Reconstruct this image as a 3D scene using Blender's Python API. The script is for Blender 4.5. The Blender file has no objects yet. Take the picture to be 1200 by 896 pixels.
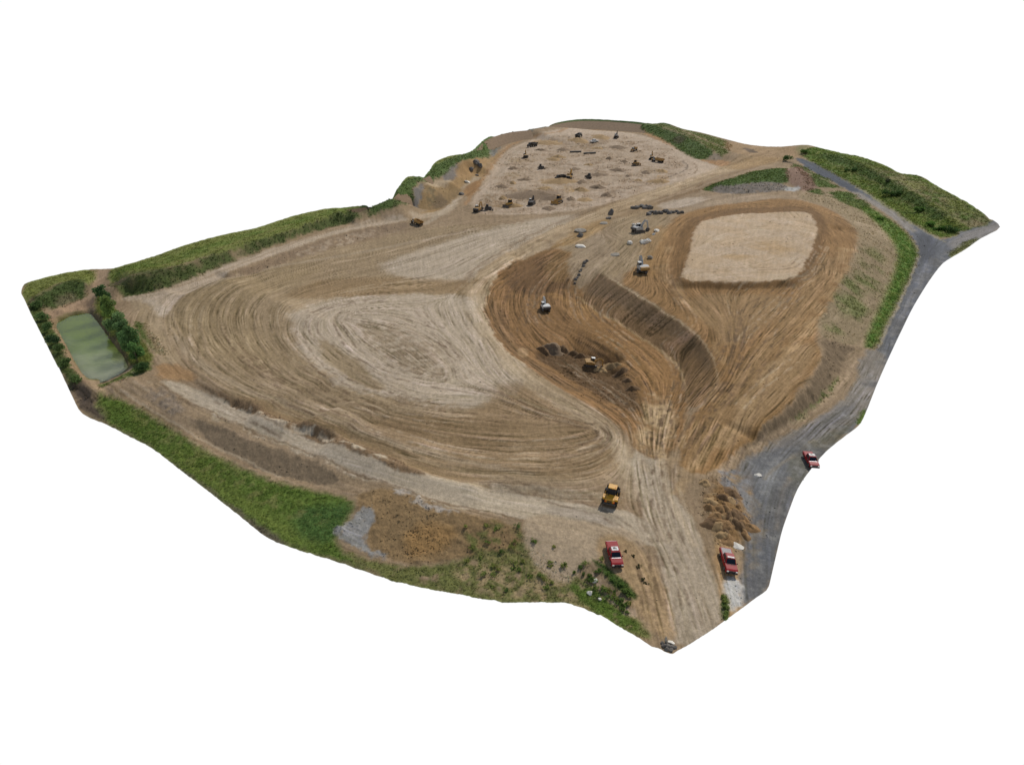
import bpy, bmesh, math, random
import numpy as np
from mathutils import Vector, Matrix
from mathutils.geometry import delaunay_2d_cdt

random.seed(7)
rng = np.random.default_rng(7)
scene = bpy.context.scene
col = scene.collection
R = math.radians

# ------------------------------------------------------------------ camera
FPX, CX, CY, CAM_H, PITCH = 857.0, 600.0, 448.0, 74.0, R(26.0)
SP, CP = math.sin(PITCH), math.cos(PITCH)
cam_d = bpy.data.cameras.new('camera')
cam_d.sensor_width = 36.0
cam_d.lens = 36.0 * FPX / 1200.0
cam_d.clip_start, cam_d.clip_end = 0.5, 4000
cam = bpy.data.objects.new('camera', cam_d)
cam.location = (0, 0, CAM_H)
cam.rotation_euler = (R(90) - PITCH, 0, 0)
col.objects.link(cam)
scene.camera = cam


def at(px, py, h=0.0):
    """plan position of a survey mark taken from the photograph, at height h"""
    dx, dv = (px - CX) / FPX, (py - CY) / FPX
    t = (CAM_H - h) / (SP + dv * CP)
    return (t * dx, t * (CP - dv * SP))


def lin(c):
    return tuple(((v / 255) / 12.92 if v <= 10 else (((v / 255) + .055) / 1.055) ** 2.4) for v in c)


# ------------------------------------------------------------------ noise
_perm = rng.permutation(4096).astype(np.int64)
_ang = rng.random(4096) * 2 * np.pi
_gx, _gy = np.cos(_ang).astype(np.float32), np.sin(_ang).astype(np.float32)


def pnoise(x, y, seed=0):
    x = np.asarray(x, np.float32); y = np.asarray(y, np.float32)
    xi = np.floor(x); yi = np.floor(y)
    fx = x - xi; fy = y - yi
    xi = xi.astype(np.int64) + seed * 57; yi = yi.astype(np.int64) + seed * 131

    def g(ix, iy, dx, dy):
        k = _perm[(_perm[ix & 4095] + iy) & 4095]
        return _gx[k] * dx + _gy[k] * dy
    u = fx * fx * fx * (fx * (fx * 6 - 15) + 10); v = fy * fy * fy * (fy * (fy * 6 - 15) + 10)
    a = g(xi, yi, fx, fy); b = g(xi + 1, yi, fx - 1, fy)
    c = g(xi, yi + 1, fx, fy - 1); d = g(xi + 1, yi + 1, fx - 1, fy - 1)
    return (a + u * (b - a)) * (1 - v) + (c + u * (d - c)) * v


def fbm(x, y, oct=4, seed=0):
    s = 0; amp = 1.0
    for k in range(oct):
        s = s + amp * pnoise(x * 2 ** k, y * 2 ** k, seed + k * 3)
        amp *= .5
    return s * 1.4


# ------------------------------------------------------------------ survey of the site: outline and break lines (mark x, mark y, height)
OUT = [(785,766,-3),(764,755,-3),(734,739,-4),(702,721,-5),(680,712,-5.5),(660,707,-6),(625,706,-6),(590,706,-6),(540,697,-6.5),(505,691,-7),
 (470,683,-7),(440,674,-7),(400,660,-7),(350,645,-7.5),(315,631,-7.5),(290,612,-7.5),(262,590,-7.5),(235,569,-7.5),(205,546,-7),(180,527,-7),
 (150,511,-6.5),(125,498,-6),(97,485,-5),(85,465,-3.5),(70,435,-2),(55,405,-1),(40,375,0),(28,350,1.5),(25,343,2),(29,333,2.5),(45,327,3),(70,321,3),
 (95,317,3),(112,315.5,3),(125,315,3.5),(140,312,5),(180,300,5.5),(220,286,6),(260,275,6),(300,267,6),(340,254,6),(380,245,6.3),(400,243,6.3),(425,240,6.3),
 (440,238,7),(455,231,8),(465,222,9),(475,208.5,10),(482,206.5,10),(495,206,9.5),(503,200,9.5),(510,190,10),(525,183,10.5),(548,179,10),(560,170,9.5),
 (567,163,9),(580,157,8),(600,152,7.5),(630,149,7),(650,144,7),(672,140,7),(700,139.5,7),(740,142,7),(765,145,6.5),(780,144,7),(800,151,7),(820,155,6.5),
 (850,163,5),(880,170,3.5),(910,172,2.5),(930,170.5,3),(947,170,4.5),(960,173,5.5),(985,179,5.5),(1010,184,5),(1040,195,4.5),(1055,203,4.2),(1078,206,3.8),
 (1100,219,2.5),(1130,235,0.5),(1155,252,-2.5),(1172,266,-4),(1150,279,-4.5),(1130,293,-4.5),(1110,305,-5),(1100,314,-5),(1085,335,-5),(1070,360,-5.2),
 (1060,380,-5.3),(1042.5,417,-5.3),(1027,452,-5),(1014,485,-5),(1006,499,-4.8),(990,511,-4.6),(967,530,-4.5),(950,550,-4.2),(935,572,-4),(924,600,-4),
 (917,620,-4),(912,640,-4),(905,670,-4),(901,687,-4),(898,692,-4),(876,708,-3.6),(850,727,-3.2),(820,747,-3),(794,762.4,-3)]



def spline(P, n=3):
    o = []; m = len(P)
    for i in range(m):
        a, b, c, d = P[i - 1], P[i], P[(i + 1) % m], P[(i + 2) % m]
        if math.hypot(c[0] - b[0], c[1] - b[1]) < 7: o.append(b); continue
        for k in range(n):
            t = k / n
            o.append(tuple(.5 * (2 * b[j] + (c[j] - a[j]) * t + (2 * a[j] - 5 * b[j] + 4 * c[j] - d[j]) * t * t + (3 * b[j] - a[j] - 3 * c[j] + d[j]) * t ** 3) for j in range(3)))
    return o


OUT = spline(OUT)

PAD = [(816.7,262),(840,255),(867.5,250.7),(905,249),(944.5,248),(954,256),(958.5,270),(953,287.5),(943,309),(930.5,327.8),(890,330),(850,330.5),(797.5,329.5),(803,310),(808,294.5)]
PADLOW = [(803,258),(835,247.5),(867,244),(905,242.5),(950,242),(966,254),(970,271),(964,291),(952,315),(937,336),(890,338.5),(845,339),(783,338),(786,312),(793,290)]
WATER = [(61.6,374.3),(80,368),(103,363),(118,383),(136,408),(152.7,428.7),(148,434),(142,438),(130,442.5),(118,446),(103,444.7),(97,439),(92.4,431),(86,420),(80.4,408.6),(72,395)]
BANKTOP = [(56,373),(78,362),(105,357),(123,378),(142,403),(160,427),(154,437),(145,443),(132,449),(118,452),(100,450),(91,442),(86,432),(80,420),(74,408),(66,393)]
WATER_Z = -1.6

BK = [
 # grass bank on the left: toe and crest
 [(134,343,.8),(150,343,.8),(185,342,1.2),(228,325,2),(271,305,2.3),(311,291,2.5),(341,281,2.5),(378,266.5,2.5),(420,256.6,2),(445,250,1.6),(470,246,1.4)],
 [(125,333,4),(148,326,5.2),(188,317,5.5),(223,307.5,5.5),(261,294,5.5),(295,282.5,5.5),(336,272.7,5.5),(357,264.6,5.5),(384,252.6,6),(420,246,6),(440,241,6.5),(462,232,8),(476,216,9.5)],
 [(112,318,3),(113,330,2.2),(110,345,.6)],
 # bank north of the pond
 [(42,346,2.8),(58.5,337,3.2),(75,330,3.2),(92,327,3.2),(101,331,2.8)],
 [(50,366,-.2),(68,359,-.4),(90,352,-.3),(103,346,0)],
 # road under the bank, small scarp, field edge
 [(190,350,.9),(220,342,1.4),(250,329,2),(287,313,2.2),(341,291,2.3),(389,275,2.2),(420,264.6,1.9),(450,259,1.5),(480,258,1.3)],
 [(204,354,0),(234,338,.2),(274,326,.2),(330,310,.2),(378,297,.2),(420,283,.2),(450,272,.4),(480,268,.8),(520,262,1)],
 [(194,376,0),(204,404,0),(224,432,0),(252,456,.2),(320,485,.4),(385,503,.4),(449,533,.3),(505,556,.2),(561,565,0),(640,569,-.3),(700,572,-.9)],
 # gravel road
 [(204,445,-.8),(260,469,-1.2),(333,497,-1.5),(409,521,-1.5),(473,545,-1.3),(521,561,-1.2),(582,575,-1.2),(640,583,-1.2),(700,593,-1.3)],
 [(188,451,-.8),(252,485,-1.2),(321,513,-1.5),(401,545,-1.5),(473,573,-1.3),(521,589,-1.2),(582,601,-1.2),(640,613,-1.3),(707,621,-1.5)],
 [(224,491,-1.8),(250,495,-2),(306,520,-2),(363,537,-2),(400,557,-2)],
 [(230,504,-4.2),(250,521,-4.6),(284,543,-4.8),(335,562,-4.8),(386,570,-4.2)],
 [(114,458,-3),(137,467,-3.4),(165,482,-4),(199,502,-4.6),(238,529,-5),(301,560,-5.2),(363,577,-5),(397,580,-4.6)],
 [(175,458,-1.2),(200,480,-1.8),(215,490,-2)],
 [(160,465,-2.6),(190,487,-3.4),(210,500,-4)],
 [(94,455,-2.4),(106,474,-4.2),(122,492,-5.6)],
 # spoil slope
 [(430,592,-2.2),(450,574,-1.5),(500,590,-1),(545,606,-1),(600,620,-1.6)],
 [(425,640,-6),(455,655,-6.3),(500,662,-6),(560,655,-5),(600,645,-4)],
 [(640,630,-1.7),(680,640,-2),(700,665,-2.6),(735,695,-3)],
 [(640,668,-4.4),(690,685,-4.6),(720,700,-4.4),(750,728,-3.8)],
 # main haul road
 [(740,550,-1.5),(760,610,-1.9),(790,680,-2.5),(806,745,-3)],
 [(800,570,-1.6),(812,600,-1.8),(834,650,-2.3),(846,727,-3.1)],
 [(838,566,-1.0),(850,585,-1.0),(862,603,-1.4)],
 [(815,590,-1.8),(832,628,-2.1),(868,642,-3.3),(884,610,-3.8),(878,575,-3.8),(858,556,-3.2)],
 # pit rim and floor
 [(600,302,.8),(578,325,.5),(568,356,.2),(569,372,.2),(588,408,.2),(612,425,.2),(650,452,.1),(700,480,-.3),(733,505,-1),(744,530,-1.3)],
 [(617,308,-.8),(592,330,-1.4),(581,360,-2),(584,378,-2.2),(602,403,-2.4),(626,420,-2.8),(655,441,-3.2),(703,468,-3),(742,490,-2.4)],
 [(622,416,-2.8),(640,407,-3.2),(664,409,-3.6),(700,417,-4),(727,433,-4),(747,457,-3.4),(750,485,-2.6)],
 [(632,420,-4.2),(650,418,-5.6),(668,422,-7),(690,429,-8),(712,437,-7.6),(728,448,-6.2),(738,466,-4.4)],
 [(650,330,-1.4),(630,350,-2),(650,375,-2.8),(700,395,-3.3),(750,430,-3.4),(770,465,-3),(772,500,-2.2),(768,540,-1.7)],
 [(678,348,-1.8),(700.5,366,-2.6),(730.7,382,-3.2),(760.8,402,-3.5),(781,416,-3.5),(793,426,-3.4),(800,438,-3.2),(804,455,-2.8),(806,477,-2.2),(800,500,-1.6)],
 [(705.6,315.7,1.6),(720.6,330,1.8),(744.7,345,1.9),(781,366,1.9),(800,379,1.9),(810,386,1.9),(827.5,405,1.7),(840,427.5,1.4),(841,440,1.0),(834,460,0),(819,477,-.8),(808,492,-1.4)],
 [(690,300,.6),(700,308,1.4),(705.6,315.7,1.8)],
 # track round the pad
 [(790,262,2),(772,300,1.9),(774,325,2.2),(800,345,2.6),(850,350,2.6),(940,345,2.6),(975,300,2.6),(978,270,2.6)],
 [(845,380,2.4),(870,410,1.8),(865,440,.8),(845,475,-.4),(815,520,-1.4)],
 [(880,236,2.2),(930,231,2.5),(976,245,2.5),(1004,268,2.5),(1006,281,2.5),(997,312,2.5),(976,350,2),(960,372,1.6),(958,395,1.1),(964,418,.5),(952,445,0),(920,482,-.6),(887,510,-1.3),(865,527,-1.8),(846,545,-2)],
 [(944,226,1),(976,231,-.8),(1004,242,-2.2),(1032,266,-3.1),(1049,287,-3.5),(1052,305,-3.7),(1042,333,-4),(1032,357,-4),(1008,406,-4)],
 [(992,418,-3.5),(978,442,-3.7),(960,470,-3.8),(925,495,-3.6),(885,520,-3.3),(862,540,-2.8)],
 # service road and berm
 [(934,188,2),(986,217,-.8),(1025,238,-3),(1060,265,-4.5),(1076,287,-5),(1077,301,-5),(1060,340,-5),(1046,371,-5),(1030,406,-5),(1020,430,-5),(1000,460,-4.8),(960,490,-4.6),(920,510,-4.3),(880,530,-3.9),(862,552,-3.4)],
 [(944.5,187,2),(990,212,-.8),(1025,231.5,-3),(1060,256,-4.5),(1088,273.5,-4.9),(1107,282,-4.8),(1130,270,-4.6),(1160,258,-4.2)],
 [(955,176,5.2),(998,186.5,5.2),(1028,202,4.6),(1051,214,3.8),(1077,232,2.2),(1105,249,.2),(1128,264,-3.2)],
 [(968,186,2.6),(993,197,1.6),(1026,214,.2),(1050,227,-.6),(1074,244,-2),(1098,260,-3.4)],
 # hillock south of the haul road
 [(846.5,214,4),(881.5,202,4.6),(920,198,4.4)],
 [(825,221,2),(871,227,2),(920,224,1.8),(940,222,1.4)],
 # far banks
 [(752,146.5,6.5),(775,149,6.5),(800,157,6.5),(816,165,6.3),(833,175,5.5),(838.7,178,5)],
 [(744.4,152.8,2.2),(771,159.5,2.2),(800,178.7,2.2),(810.7,185,2.2),(824,188.7,2.2),(848,188,2.2)],
 [(572,185.6,2.4),(584,166,2.4),(600,161.5,2.4),(620,157.5,2.4),(654,152,2.3),(680,149.5,2.2),(720,149.5,2.2)],
 [(590,190,2.1),(560,230,1.9),(530,255,1.5)],
 [(496,214,6.2),(515,213,6),(533,214,5)],
 [(480,243,1.4),(500,246,1.4),(516,245,1.5),(522,233,1.8),(530,224,2.2),(545,214,2.6)],
 [(530,191,9),(550,189,9),(562,187,7),(571,187,3.5)],
 [(514,211,6.2),(540,208,5),(556,203,3)],
 # far plateau and field spots
 [(620,230,2),(700,215,2.1),(780,190,2.1)], [(640,175,2.2),(720,170,2.2)], [(700,247,1.9),(800,215,2),(880,190,2.1)],
 [(420,390,.6),(470,420,.6),(500,450,.4)], [(560,300,.8),(620,270,1.3)],
 [(70,430,-.6),(82,450,-1.4)],[(48,378,0),(60,402,-.3)],[(135,352,.4),(150,372,.3),(172,402,.2),(182,425,0)],
]



def gentle(line):
    out = []
    for (a, b, h) in line:
        if a < 770 and b > 440 and h < -1.6: h = -1.6 + (h + 1.6) * .5
        if a > 935 and b < 275 and h > -5 : h = -5 + (h + 5) * .75
        out.append((a, b, h))
    return out


OUT = gentle(OUT); BK = [gentle(b) for b in BK]
pts, edges, hs = [], [], []


def add_line(line, closed=False):
    base = []
    n = len(line)
    for k in range(n if closed else n - 1):
        a, b = line[k], line[(k + 1) % n]
        L = math.hypot(a[0] - b[0], a[1] - b[1]); m = max(1, int(L / 8))
        for j in range(m):
            f = j / m
            base.append(tuple(a[i] + (b[i] - a[i]) * f for i in range(3)))
    if not closed: base.append(line[-1])
    i0 = len(pts)
    for p in base:
        pts.append(Vector(at(*p))); hs.append(p[2])
    for k in range(len(base) - 1): edges.append((i0 + k, i0 + k + 1))
    if closed: edges.append((i0 + len(base) - 1, i0))


add_line(OUT, True)
for b in BK: add_line(b)
add_line([(x, y, 4.2) for x, y in PAD], True)
add_line([(x, y, 2.6) for x, y in PADLOW], True)
add_line([(x, y, WATER_Z - .1) for x, y in WATER], True)
add_line([(x, y, -.1) for x, y in BANKTOP], True)
wc = [sum(p[0] for p in WATER) / len(WATER), sum(p[1] for p in WATER) / len(WATER)]
add_line([(wc[0] + (x - wc[0]) * .75, wc[1] + (y - wc[1]) * .75, WATER_Z - 1.6) for x, y in WATER], True)

vo, eo, fo, ov, oe, of = delaunay_2d_cdt(pts, edges, [], 0, 1e-4)
V2 = np.array([(v[0], v[1]) for v in vo])
HZ = np.full(len(vo), np.nan)
for k, o in enumerate(ov):
    if len(o): HZ[k] = np.mean([hs[i] for i in o])
P0 = np.array([(p[0], p[1]) for p in pts]); H0 = np.array(hs)
for k in np.where(np.isnan(HZ))[0]:
    d = np.hypot(P0[:, 0] - V2[k, 0], P0[:, 1] - V2[k, 1]); n_ = np.argsort(d)[:3]
    HZ[k] = np.average(H0[n_], weights=1 / (d[n_] + .1))

# regular plan grid of heights, 1 m
GX0, GX1, GY0, GY1 = -175, 225, 60, 700
GW, GH = GX1 - GX0 + 1, GY1 - GY0 + 1
HG = np.full((GH, GW), np.nan)
for f in fo:
    a, b, c = [V2[i] for i in f]; za, zb, zc = [HZ[i] for i in f]
    x0 = max(int(math.floor(min(a[0], b[0], c[0]))) - GX0, 0); x1 = min(int(math.ceil(max(a[0], b[0], c[0]))) - GX0, GW - 1)
    y0 = max(int(math.floor(min(a[1], b[1], c[1]))) - GY0, 0); y1 = min(int(math.ceil(max(a[1], b[1], c[1]))) - GY0, GH - 1)
    if x1 < x0 or y1 < y0: continue
    gx, gy = np.meshgrid(np.arange(x0, x1 + 1) + GX0, np.arange(y0, y1 + 1) + GY0)
    den = (b[1] - c[1]) * (a[0] - c[0]) + (c[0] - b[0]) * (a[1] - c[1])
    if abs(den) < 1e-9: continue
    w0 = ((b[1] - c[1]) * (gx - c[0]) + (c[0] - b[0]) * (gy - c[1])) / den
    w1 = ((c[1] - a[1]) * (gx - c[0]) + (a[0] - c[0]) * (gy - c[1])) / den
    w2 = 1 - w0 - w1
    m = (w0 >= -1e-6) & (w1 >= -1e-6) & (w2 >= -1e-6)
    sub = HG[y0:y1 + 1, x0:x1 + 1]
    sub[m] = (w0 * za + w1 * zb + w2 * zc)[m]
for it in range(60):                                   # extend beyond the outline
    m = np.isnan(HG)
    if not m.any(): break
    acc = np.zeros_like(HG); cnt = np.zeros_like(HG)
    for dy, dx in ((0, 1), (0, -1), (1, 0), (-1, 0), (1, 1), (-1, -1), (1, -1), (-1, 1)):
        s = np.roll(np.roll(HG, dy, 0), dx, 1); ok = ~np.isnan(s)
        acc[ok] += s[ok]; cnt[ok] += 1
    g = m & (cnt > 0)
    HG[g] = acc[g] / cnt[g]
HG = np.nan_to_num(HG)


def blur(a, n=1):
    for _ in range(n):
        p = np.pad(a, 1, mode='edge')
        a = (p[:-2, 1:-1] + p[2:, 1:-1] + 2 * p[1:-1, 1:-1]) / 4
        p = np.pad(a, 1, mode='edge')
        a = (p[1:-1, :-2] + p[1:-1, 2:] + 2 * p[1:-1, 1:-1]) / 4
    return a


HG = blur(HG, 1)


def bil(G, x, y, s=1.0):
    fx = np.clip((np.asarray(x) - GX0) / s, 0, G.shape[1] - 1.001); fy = np.clip((np.asarray(y) - GY0) / s, 0, G.shape[0] - 1.001)
    ix = fx.astype(int); iy = fy.astype(int); fx = fx - ix; fy = fy - iy
    return (G[iy, ix] * (1 - fx) + G[iy, ix + 1] * fx) * (1 - fy) + (G[iy + 1, ix] * (1 - fx) + G[iy + 1, ix + 1] * fx) * fy


def ground(px, py):
    """plan position of a mark lying on the surveyed ground"""
    h = 0.0
    for _ in range(25):
        x, y = at(px, py, h)
        h += (float(bil(HG, x, y)) - h) * .5
    return at(px, py, h)


OUTW = np.array([at(*p) for p in OUT])
# ------------------------------------------------------------------ terrain sheet
STEP = 0.9
r_ = np.hypot(np.hypot(OUTW[:, 0], OUTW[:, 1]), CAM_H)
den_ = OUTW[:, 1] * CP + CAM_H * SP
opx = CX + FPX * OUTW[:, 0] / den_
opy = CY + FPX * (CAM_H * CP - OUTW[:, 1] * SP) / den_
us = np.arange(opx.min() - 4, opx.max() + 4, STEP); vs = np.arange(opy.min() - 4, opy.max() + 4, STEP)
U, V = np.meshgrid(us, vs)
T = CAM_H / (SP + (V - CY) / FPX * CP)
X = T * (U - CX) / FPX; Y = T * (CP - (V - CY) / FPX * SP)


def inside(px, py, poly):
    c = np.zeros(px.shape, bool); n = len(poly)
    for i in range(n):
        x0, y0 = poly[i]; x1, y1 = poly[i - 1]
        if y0 == y1: continue
        c ^= ((y0 > py) != (y1 > py)) & (px < (x1 - x0) * (py - y0) / (y1 - y0) + x0)
    return c


def segdist(px, py, a, b):
    dx, dy = b[0] - a[0], b[1] - a[1]; L = dx * dx + dy * dy + 1e-12
    t = np.clip(((px - a[0]) * dx + (py - a[1]) * dy) / L, 0, 1)
    return np.hypot(px - a[0] - t * dx, py - a[1] - t * dy), t


def smooth_poly(p, it=1, closed=True):
    p = [tuple(q) for q in p]
    for _ in range(it):
        q = []; n = len(p)
        if not closed: q.append(p[0])
        for i in range(n if closed else n - 1):
            a, b = p[i], p[(i + 1) % n]
            q += [(a[0] * .75 + b[0] * .25, a[1] * .75 + b[1] * .25), (a[0] * .25 + b[0] * .75, a[1] * .25 + b[1] * .75)]
        if not closed: q.append(p[-1])
        p = q
    return p


INM = inside(X, Y, OUTW)
cell = INM[:-1, :-1] & INM[1:, :-1] & INM[:-1, 1:] & INM[1:, 1:]
used = np.zeros_like(INM)
used[:-1, :-1] |= cell; used[1:, :-1] |= cell; used[:-1, 1:] |= cell; used[1:, 1:] |= cell
full = np.zeros_like(INM); full[1:-1, 1:-1] = cell[:-1, :-1] & cell[1:, :-1] & cell[:-1, 1:] & cell[1:, 1:]
idx = -np.ones(INM.shape, np.int64); idx[used] = np.arange(used.sum())
x = X[used].astype(np.float64); y = Y[used].astype(np.float64)
rim = (used & ~full)[used]
bi = np.where(rim)[0]                                 # pull the rim onto the outline
best = np.full(len(bi), 1e9); bx = x[bi].copy(); by = y[bi].copy()
for i in range(len(OUTW)):
    a, b = OUTW[i - 1], OUTW[i]
    d, t = segdist(x[bi], y[bi], a, b); m = d < best
    best[m] = d[m]; bx[m] = (a[0] + t * (b[0] - a[0]))[m]; by[m] = (a[1] + t * (b[1] - a[1]))[m]
x[bi] = bx; y[bi] = by
ii, jj = np.where(cell)
faces = np.stack([idx[ii + 1, jj], idx[ii + 1, jj + 1], idx[ii, jj + 1], idx[ii, jj]], 1)
N = len(x)
mpp = np.sqrt(x * x + y * y + CAM_H ** 2) / FPX        # metres the photograph resolves here
wx = fbm(x / 7, y / 7, 4, 11); wy = fbm(x / 7, y / 7, 4, 29)
wx2 = fbm(x / 1.6, y / 1.6, 3, 41); wy2 = fbm(x / 1.6, y / 1.6, 3, 47)
COL = np.tile(np.array(lin((147, 126, 98))), (N, 1)); STK = np.full(N, .55); ROU = np.full(N, .06); GRS = np.zeros(N); ROK = np.zeros(N)
n_big = fbm(x / 45, y / 45, 3, 5); n_mid = fbm(x / 11, y / 11, 4, 17); n_sm = fbm(x / 2.6, y / 2.6, 3, 23)


def sstep(e0, e1, v):
    t = np.clip((v - e0) / (e1 - e0), 0, 1)
    return t * t * (3 - 2 * t)


def paint(sel, m, colour=None, streak=None, rough=None, grass=None):
    if colour is not None: COL[sel] += (np.array(lin(colour)) - COL[sel]) * m[:, None]
    if streak is not None: STK[sel] += (streak - STK[sel]) * m
    if rough is not None: ROU[sel] += (rough - ROU[sel]) * m
    if grass is not None: GRS[sel] += (grass - GRS[sel]) * m


def mott(sel, m, mottle):
    # break a patch up with noise: mottle = (amount 0..1, scale 'b','m','s')
    n = {'b': n_big, 'm': n_mid, 's': n_sm}[mottle[1]][sel]
    return m * sstep(-.25, .25, n * .6 + (.5 - mottle[0]))


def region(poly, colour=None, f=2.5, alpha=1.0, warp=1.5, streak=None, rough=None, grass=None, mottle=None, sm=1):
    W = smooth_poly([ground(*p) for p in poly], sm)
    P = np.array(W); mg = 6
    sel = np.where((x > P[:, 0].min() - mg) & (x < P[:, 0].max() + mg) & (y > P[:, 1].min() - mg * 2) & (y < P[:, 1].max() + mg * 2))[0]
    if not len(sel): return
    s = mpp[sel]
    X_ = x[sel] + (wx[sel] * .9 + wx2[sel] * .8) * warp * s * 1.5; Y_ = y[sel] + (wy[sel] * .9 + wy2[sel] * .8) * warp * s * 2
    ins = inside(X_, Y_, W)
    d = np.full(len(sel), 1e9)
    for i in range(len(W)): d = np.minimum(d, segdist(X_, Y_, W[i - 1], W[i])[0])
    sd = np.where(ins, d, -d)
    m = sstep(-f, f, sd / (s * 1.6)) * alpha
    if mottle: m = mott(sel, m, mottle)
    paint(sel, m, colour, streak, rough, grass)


def stroke(line, w, colour=None, f=1.5, alpha=1.0, warp=1.0, streak=None, rough=None, grass=None, mottle=None):
    W = [ground(*p) for p in smooth_poly(line, 2, False)]
    P = np.array(W); mg = 10
    sel = np.where((x > P[:, 0].min() - mg) & (x < P[:, 0].max() + mg) & (y > P[:, 1].min() - mg) & (y < P[:, 1].max() + mg))[0]
    if not len(sel): return
    s = mpp[sel]
    X_ = x[sel] + (wx[sel] + wx2[sel] * .5) * warp * s * 2; Y_ = y[sel] + (wy[sel] + wy2[sel] * .5) * warp * s * 2
    d = np.full(len(sel), 1e9)
    for i in range(1, len(W)): d = np.minimum(d, segdist(X_, Y_, W[i - 1], W[i])[0])
    m = sstep(w / 2 + f, max(w / 2 - f, 0), d / (s * 1.3)) * alpha
    if mottle: m = mott(sel, m, mottle)
    paint(sel, m, colour, streak, rough, grass)


# palette (sunlit soil and plant tones)
TAN = (148, 126, 97); PALE = (181, 165, 142); WHITE = (186, 174, 156); ORANGE = (152, 117, 74); DARKO = (120, 92, 60); BROWN = (112, 94, 72)
GREYB = (158, 145, 126); ASPH = (84, 85, 87); GRAV = (108, 107, 104); GRASS = (96, 116, 50); GRASSD = (72, 92, 42); GRASSY = (120, 126, 66); DULL = (126, 118, 88); MUD = (88, 76, 62); STONE = (160, 160, 158)

# -- main field
region([(200,352),(300,312),(420,284),(520,264),(600,262),(650,262),(600,300),(568,345),(575,385),(610,425),(680,470),(735,510),(735,565),(640,568),(561,564),(505,555),(449,532),(385,502),(320,484),(252,455),(204,404),(192,375)], (150,130,100), f=3, streak=.8, rough=.08)
region([(205,352),(300,315),(380,305),(360,330),(300,345),(290,370),(330,420),(300,440),(230,405),(200,380)], (146,126,92), f=9, alpha=.6, streak=1)
region([(470,300),(560,270),(640,255),(690,250),(650,275),(590,305),(545,332),(480,330),(440,312)], PALE, f=5, alpha=.85, warp=3, streak=.6)
region([(340,358),(420,345),(520,345),(560,350),(580,395),(620,440),(600,470),(520,478),(440,462),(380,440),(345,400)], PALE, f=5, alpha=.85, warp=4, streak=.7)
region([(375,395),(400,410),(440,440),(455,460),(420,452),(385,430),(372,408)], (146,126,94), f=3, alpha=.8, warp=2, streak=.9)
region([(410,378),(440,374),(490,390),(520,415),(530,442),(500,446),(460,428),(425,402)], (140,122,96), f=5, alpha=.7, warp=3, streak=1.2, mottle=(.4,'s'))
region([(380,325),(480,325),(560,330),(560,345),(470,342),(360,352),(330,345)], (142,118,84), f=5, alpha=.75, warp=2, streak=.9)
region([(590,440),(660,470),(720,505),(730,560),(640,560),(520,545),(420,515),(440,480),(560,490)], (142,117,84), f=8, alpha=.65, streak=1.1)
region([(240,455),(320,478),(400,500),(500,545),(600,562),(500,556),(385,504),(300,485)], (132,108,74), f=2, alpha=.6, streak=.6)
stroke([(205,395),(235,430),(300,462),(400,496),(500,533),(620,555)], 7, (166,148,122), f=3, alpha=.55)
stroke([(225,340),(300,316),(400,300),(480,285),(560,268)], 5, (165,148,124), f=3, alpha=.5)
stroke([(570,345),(562,375),(590,420),(650,462),(705,492),(738,535)], 9, (172,150,118), f=4, alpha=.7)
# -- haul road crossing to the far side
region([(540,345),(560,318),(600,292),(650,268),(700,243),(760,222),(830,196),(890,178),(930,174),(930,184),(880,194),(800,220),(740,242),(690,262),(640,282),(590,315),(575,345)], (150,126,92), f=3, alpha=.9, streak=1.1)
stroke([(552,345),(585,305),(640,275),(700,248),(780,222),(890,186)], 6, (172,150,118), f=3, alpha=.6)
stroke([(600,318),(660,285),(700,262),(780,234),(870,205)], 3, (122,96,62), f=2, alpha=.5)
stroke([(700,256),(760,238),(830,212),(890,194)], 3, (124,98,64), f=1.6, alpha=.6)
# -- far plateau
region([(545,250),(570,210),(590,178),(620,164),(680,153),(745,156),(790,170),(820,188),(850,198),(800,212),(740,230),(690,245),(620,252)], (184,164,140), f=3, streak=.35, rough=.15)
region([(575,215),(600,185),(640,172),(700,165),(760,178),(740,200),(700,225),(620,235)], (164,143,116), f=6, alpha=.6, mottle=(.45,'b'))
stroke([(560,245),(590,200),(610,170),(660,157),(730,155),(790,172),(830,192)], 5, (178,160,136), f=3, alpha=.7, streak=.6)
stroke([(545,240),(572,200),(588,178),(605,165),(660,152),(740,153),(780,162),(815,185),(850,196)], 3, (160,124,84), f=2, alpha=.75)
for a, b, c, d, cc in [(600,222,6,2,ORANGE),(640,167,22,3,(166,132,88)),(678,164,10,3,(162,128,84)),(705,160,12,2,(166,132,92)),(690,172,22,3,(152,130,98)),(655,212,26,3,(150,118,74)),(625,228,40,8,(138,118,92)),(640,232,22,5,(130,112,88)),(610,188,20,3,(154,130,94)),(735,168,10,3,(140,116,84)),(775,210,8,5,(166,130,78)),(668,222,8,3,(166,132,74)),(760,200,14,3,(160,140,110)),(700,186,12,3,(148,128,100)),(700,205,16,4,(150,130,104)),(720,226,12,3,(140,120,96)),(585,240,24,5,(140,112,72)),(600,205,9,4,(150,126,90)),(730,210,12,4,(156,136,110)),(650,194,12,3,(156,136,108)),(575,232,10,4,(140,118,88))]:
    region([(a - c, b), (a - c * .3, b - d), (a + c * .6, b - d * .8), (a + c, b + d * .2), (a + c * .3, b + d), (a - c * .5, b + d * .9)], cc, f=2, alpha=.8, warp=3.5, rough=.4)
PL_ = [(552,250),(575,212),(594,182),(620,168),(680,157),(745,160),(785,174),(812,190),(800,210),(740,228),(690,243),(620,250)]
region(PL_, (142,118,90), f=6, alpha=.75, warp=3, mottle=(.5,'m'), rough=.4)
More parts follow.
